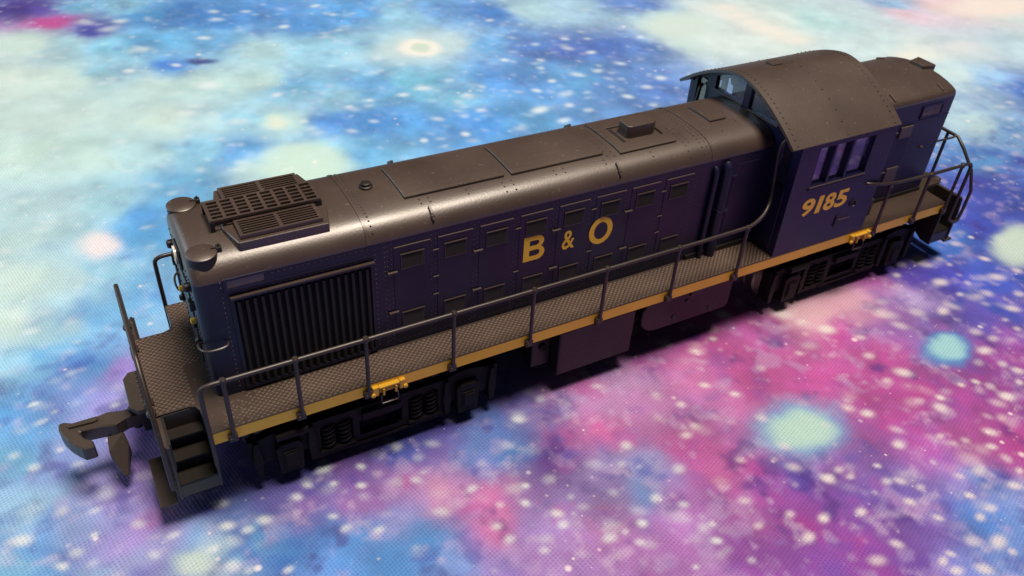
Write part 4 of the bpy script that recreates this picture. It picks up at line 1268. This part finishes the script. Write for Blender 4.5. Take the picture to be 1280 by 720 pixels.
# ---- tank and equipment under the frame
tk = MB()
tk.box(66.4, 83.7, -W + .1, W - .1, 4.7, 15.6)
tank = tk.build('fuel_tank', TANK, ROOT, bevel=.25)
for s in SIDES:
    m = MB()
    for x in np.linspace(67.2, 82.9, 6):
        m.rivet((x, s * (W - .1), 5.3), (0, s, 0), .17, .14)
    for z in np.arange(6.4, 15, 2.2):
        m.rivet((67.1, s * (W - .1), z), (0, s, 0), .14, .1)
    m.build('rivet_row', TANK, tank, kind='stuff')
    MB().box(62.2, 66.3, *sorted((s * 6, s * 14.5)), 6.0, 15.4).build('tank_bracket', BLACK, tank, bevel=.2)
    MB().lathe((64.4, s * 14.5, 10.8), (0, s, 0), [(.8, 0), (.8, .5), (.3, .55)], 12).build('tank_valve', TRUCK, tank)
    pl = [(108.9, 15.6), (108.9, 8.6)] + [(108.0, 7.6)] + arc(90.0, 11.6, 4.1, -90, -180, 8, 4.0)[0:] + [(86.0, 13.8), (87.2, 15.6)]
    er = MB().prism(pl, 'y', s * 16.9, s * 12.5).build('air_reservoir', TANK, ROOT, bevel=.2)
    for x, z in ((97.0, 13.0), (94.2, 9.6), (103.6, 9.0), (99.6, 13.9)):
        MB().lathe((x, s * 16.88, z), (0, s, 0), [(.45, 0), (.45, .2), (.3, .35)], 10).build('reservoir_bolt', BLACK, er)
    MB().tube([(83.7, s * 15.4, 10.6), (84.6, s * 15.6, 10.4), (85.2, s * 15.6, 11.6), (86.4, s * 15.4, 12)], .45, 8, 1).build('air_pipe', TRUCK, er, smooth=True)
    MB().box(97.4, 100.2, *sorted((s * 16.2, s * 17.4)), 14.2, 15.7).build('reservoir_strap', BLACK, er, bevel=.1)

# ---- trucks
TX = 31.0


def make_truck():
    t = MB()
    for s in SIDES:
        hw_ = 23.0
        arch = lambda u: 11.6 if abs(abs(u) - 16.6) > 4.0 else 11.6 + .9 * math.cos((abs(u) - 16.6) / 4.0 * math.pi / 2)
        bot = lambda u: 2.6 + (3.2 if abs(u) > 12.2 else 0) + (1.6 if abs(u) > 20.8 else 0)
        us = sorted(set([round(q, 3) for q in np.linspace(-hw_, hw_, 60)] + [-12.2, 12.2, 12.21, -12.21, 20.8, -20.8, 20.81, -20.81]))
        t.plate(lambda u, v, w_: (u, s * (15.7 - w_), v), us, bot, arch,
                [(-11.0, -5.2, 4.7, 9.8), (5.2, 11.0, 4.7, 9.8), (-4.0, 4.0, 4.9, 8.6), (-18.6, -14.6, 5.8, 10.2), (14.6, 18.6, 5.8, 10.2)], 1.6)
    t.box(-3.4, 3.4, -14, 14, 6, 11.4)
    tr = t.build('truck', TRUCK, ROOT, bevel=.06, loc=(TX, 0, 0))

    def sub(mb, name, mat, **k):
        o = put(name, mb.mesh(name, mat, k.get('bevel', 0), k.get('smooth', False), shift=False), tr)
        return o
    for s in SIDES:
        for u in (-16.6, 16.6):
            m = MB()
            m.prism([(u - 2.0, 3.0), (u + 2.0, 3.0), (u + 2.3, 9.0), (u + 1.4, 10.0), (u - 1.4, 10.0), (u - 2.3, 9.0)], 'y', s * 14.2, s * 16.9)
            m.box(u - 1.3, u + 1.3, *sorted((s * 16.9, s * 17.15)), 4.2, 8.3)
            sub(m, 'journal_box', TRUCK, bevel=.15)
            m = MB()
            m.box(u - 1.0, u + 1.0, *sorted((s * 17.15, s * 17.35)), 4.6, 7.9)
            sub(m, 'journal_lid', TRUCK, bevel=.12)
        for u in (-9.6, -6.7, 6.7, 9.6):
            pts = [(u + 1.15 * math.cos(a), s * 15.2 + 1.0 * math.sin(a), 4.7 + 5.1 * a / (2 * math.pi * 5)) for a in np.linspace(0, 2 * math.pi * 5, 70)]
            sub(MB().tube(pts, .27, 6), 'coil_spring', TRUCK, smooth=True)
        for u in (-8.15, 8.15):
            sub(MB().box(u - 3.2, u + 3.2, *sorted((s * 14.4, s * 16.3)), 3.9, 4.6), 'spring_seat', TRUCK, bevel=.12)
        for u in (-21.8, -12.6, 12.6, 21.8):
            m = MB()
            m.prism([(u - .5, 3.4), (u + .5, 3.4), (u + .8, 7.2), (u + .4, 11.5), (u - .4, 11.5), (u - .8, 7.2)], 'y', s * 13.0, s * 16.4)
            sub(m, 'brake_shoe', TRUCK, bevel=.12)
        sub(MB().box(-3.6, 3.6, *sorted((s * 15.7, s * 16.6)), 9.0, 10.8), 'bolster_end', TRUCK, bevel=.2)
        m = MB()
        m.cyl((-13.2, s * 16.5, 11.9), (-18.6, s * 16.5, 11.9), .9, 12)
        sub(m, 'brake_cylinder', TRUCK, smooth=True)
        sub(MB().box(-6.5, 6.5, *sorted((s * 15.8, s * 16.1)), 2.9, 3.6), 'frame_rib', TRUCK, bevel=.08)
        for u in (-16.6, 16.6):
            wh = MB().lathe((u, s * 8.2, 6.0), (0, s, 0), [(6.1, -.6), (6.1, 0), (5.6, .2), (5.5, 2.2), (4.9, 2.3), (4.6, 1.8), (1.5, 1.6), (1.3, 2.6), (.3, 2.7)], 36)
            sub(wh, 'wheel', STEEL, smooth=True)
    for u in (-16.6, 16.6):
        sub(MB().cyl((u, -13.9, 6.0), (u, 13.9, 6.0), .9, 12), 'axle', STEEL, smooth=True)
    return tr


truck = make_truck()
t2 = copy_tree(truck, ROOT)
t2.location.x = (144.2 - X0) * MM
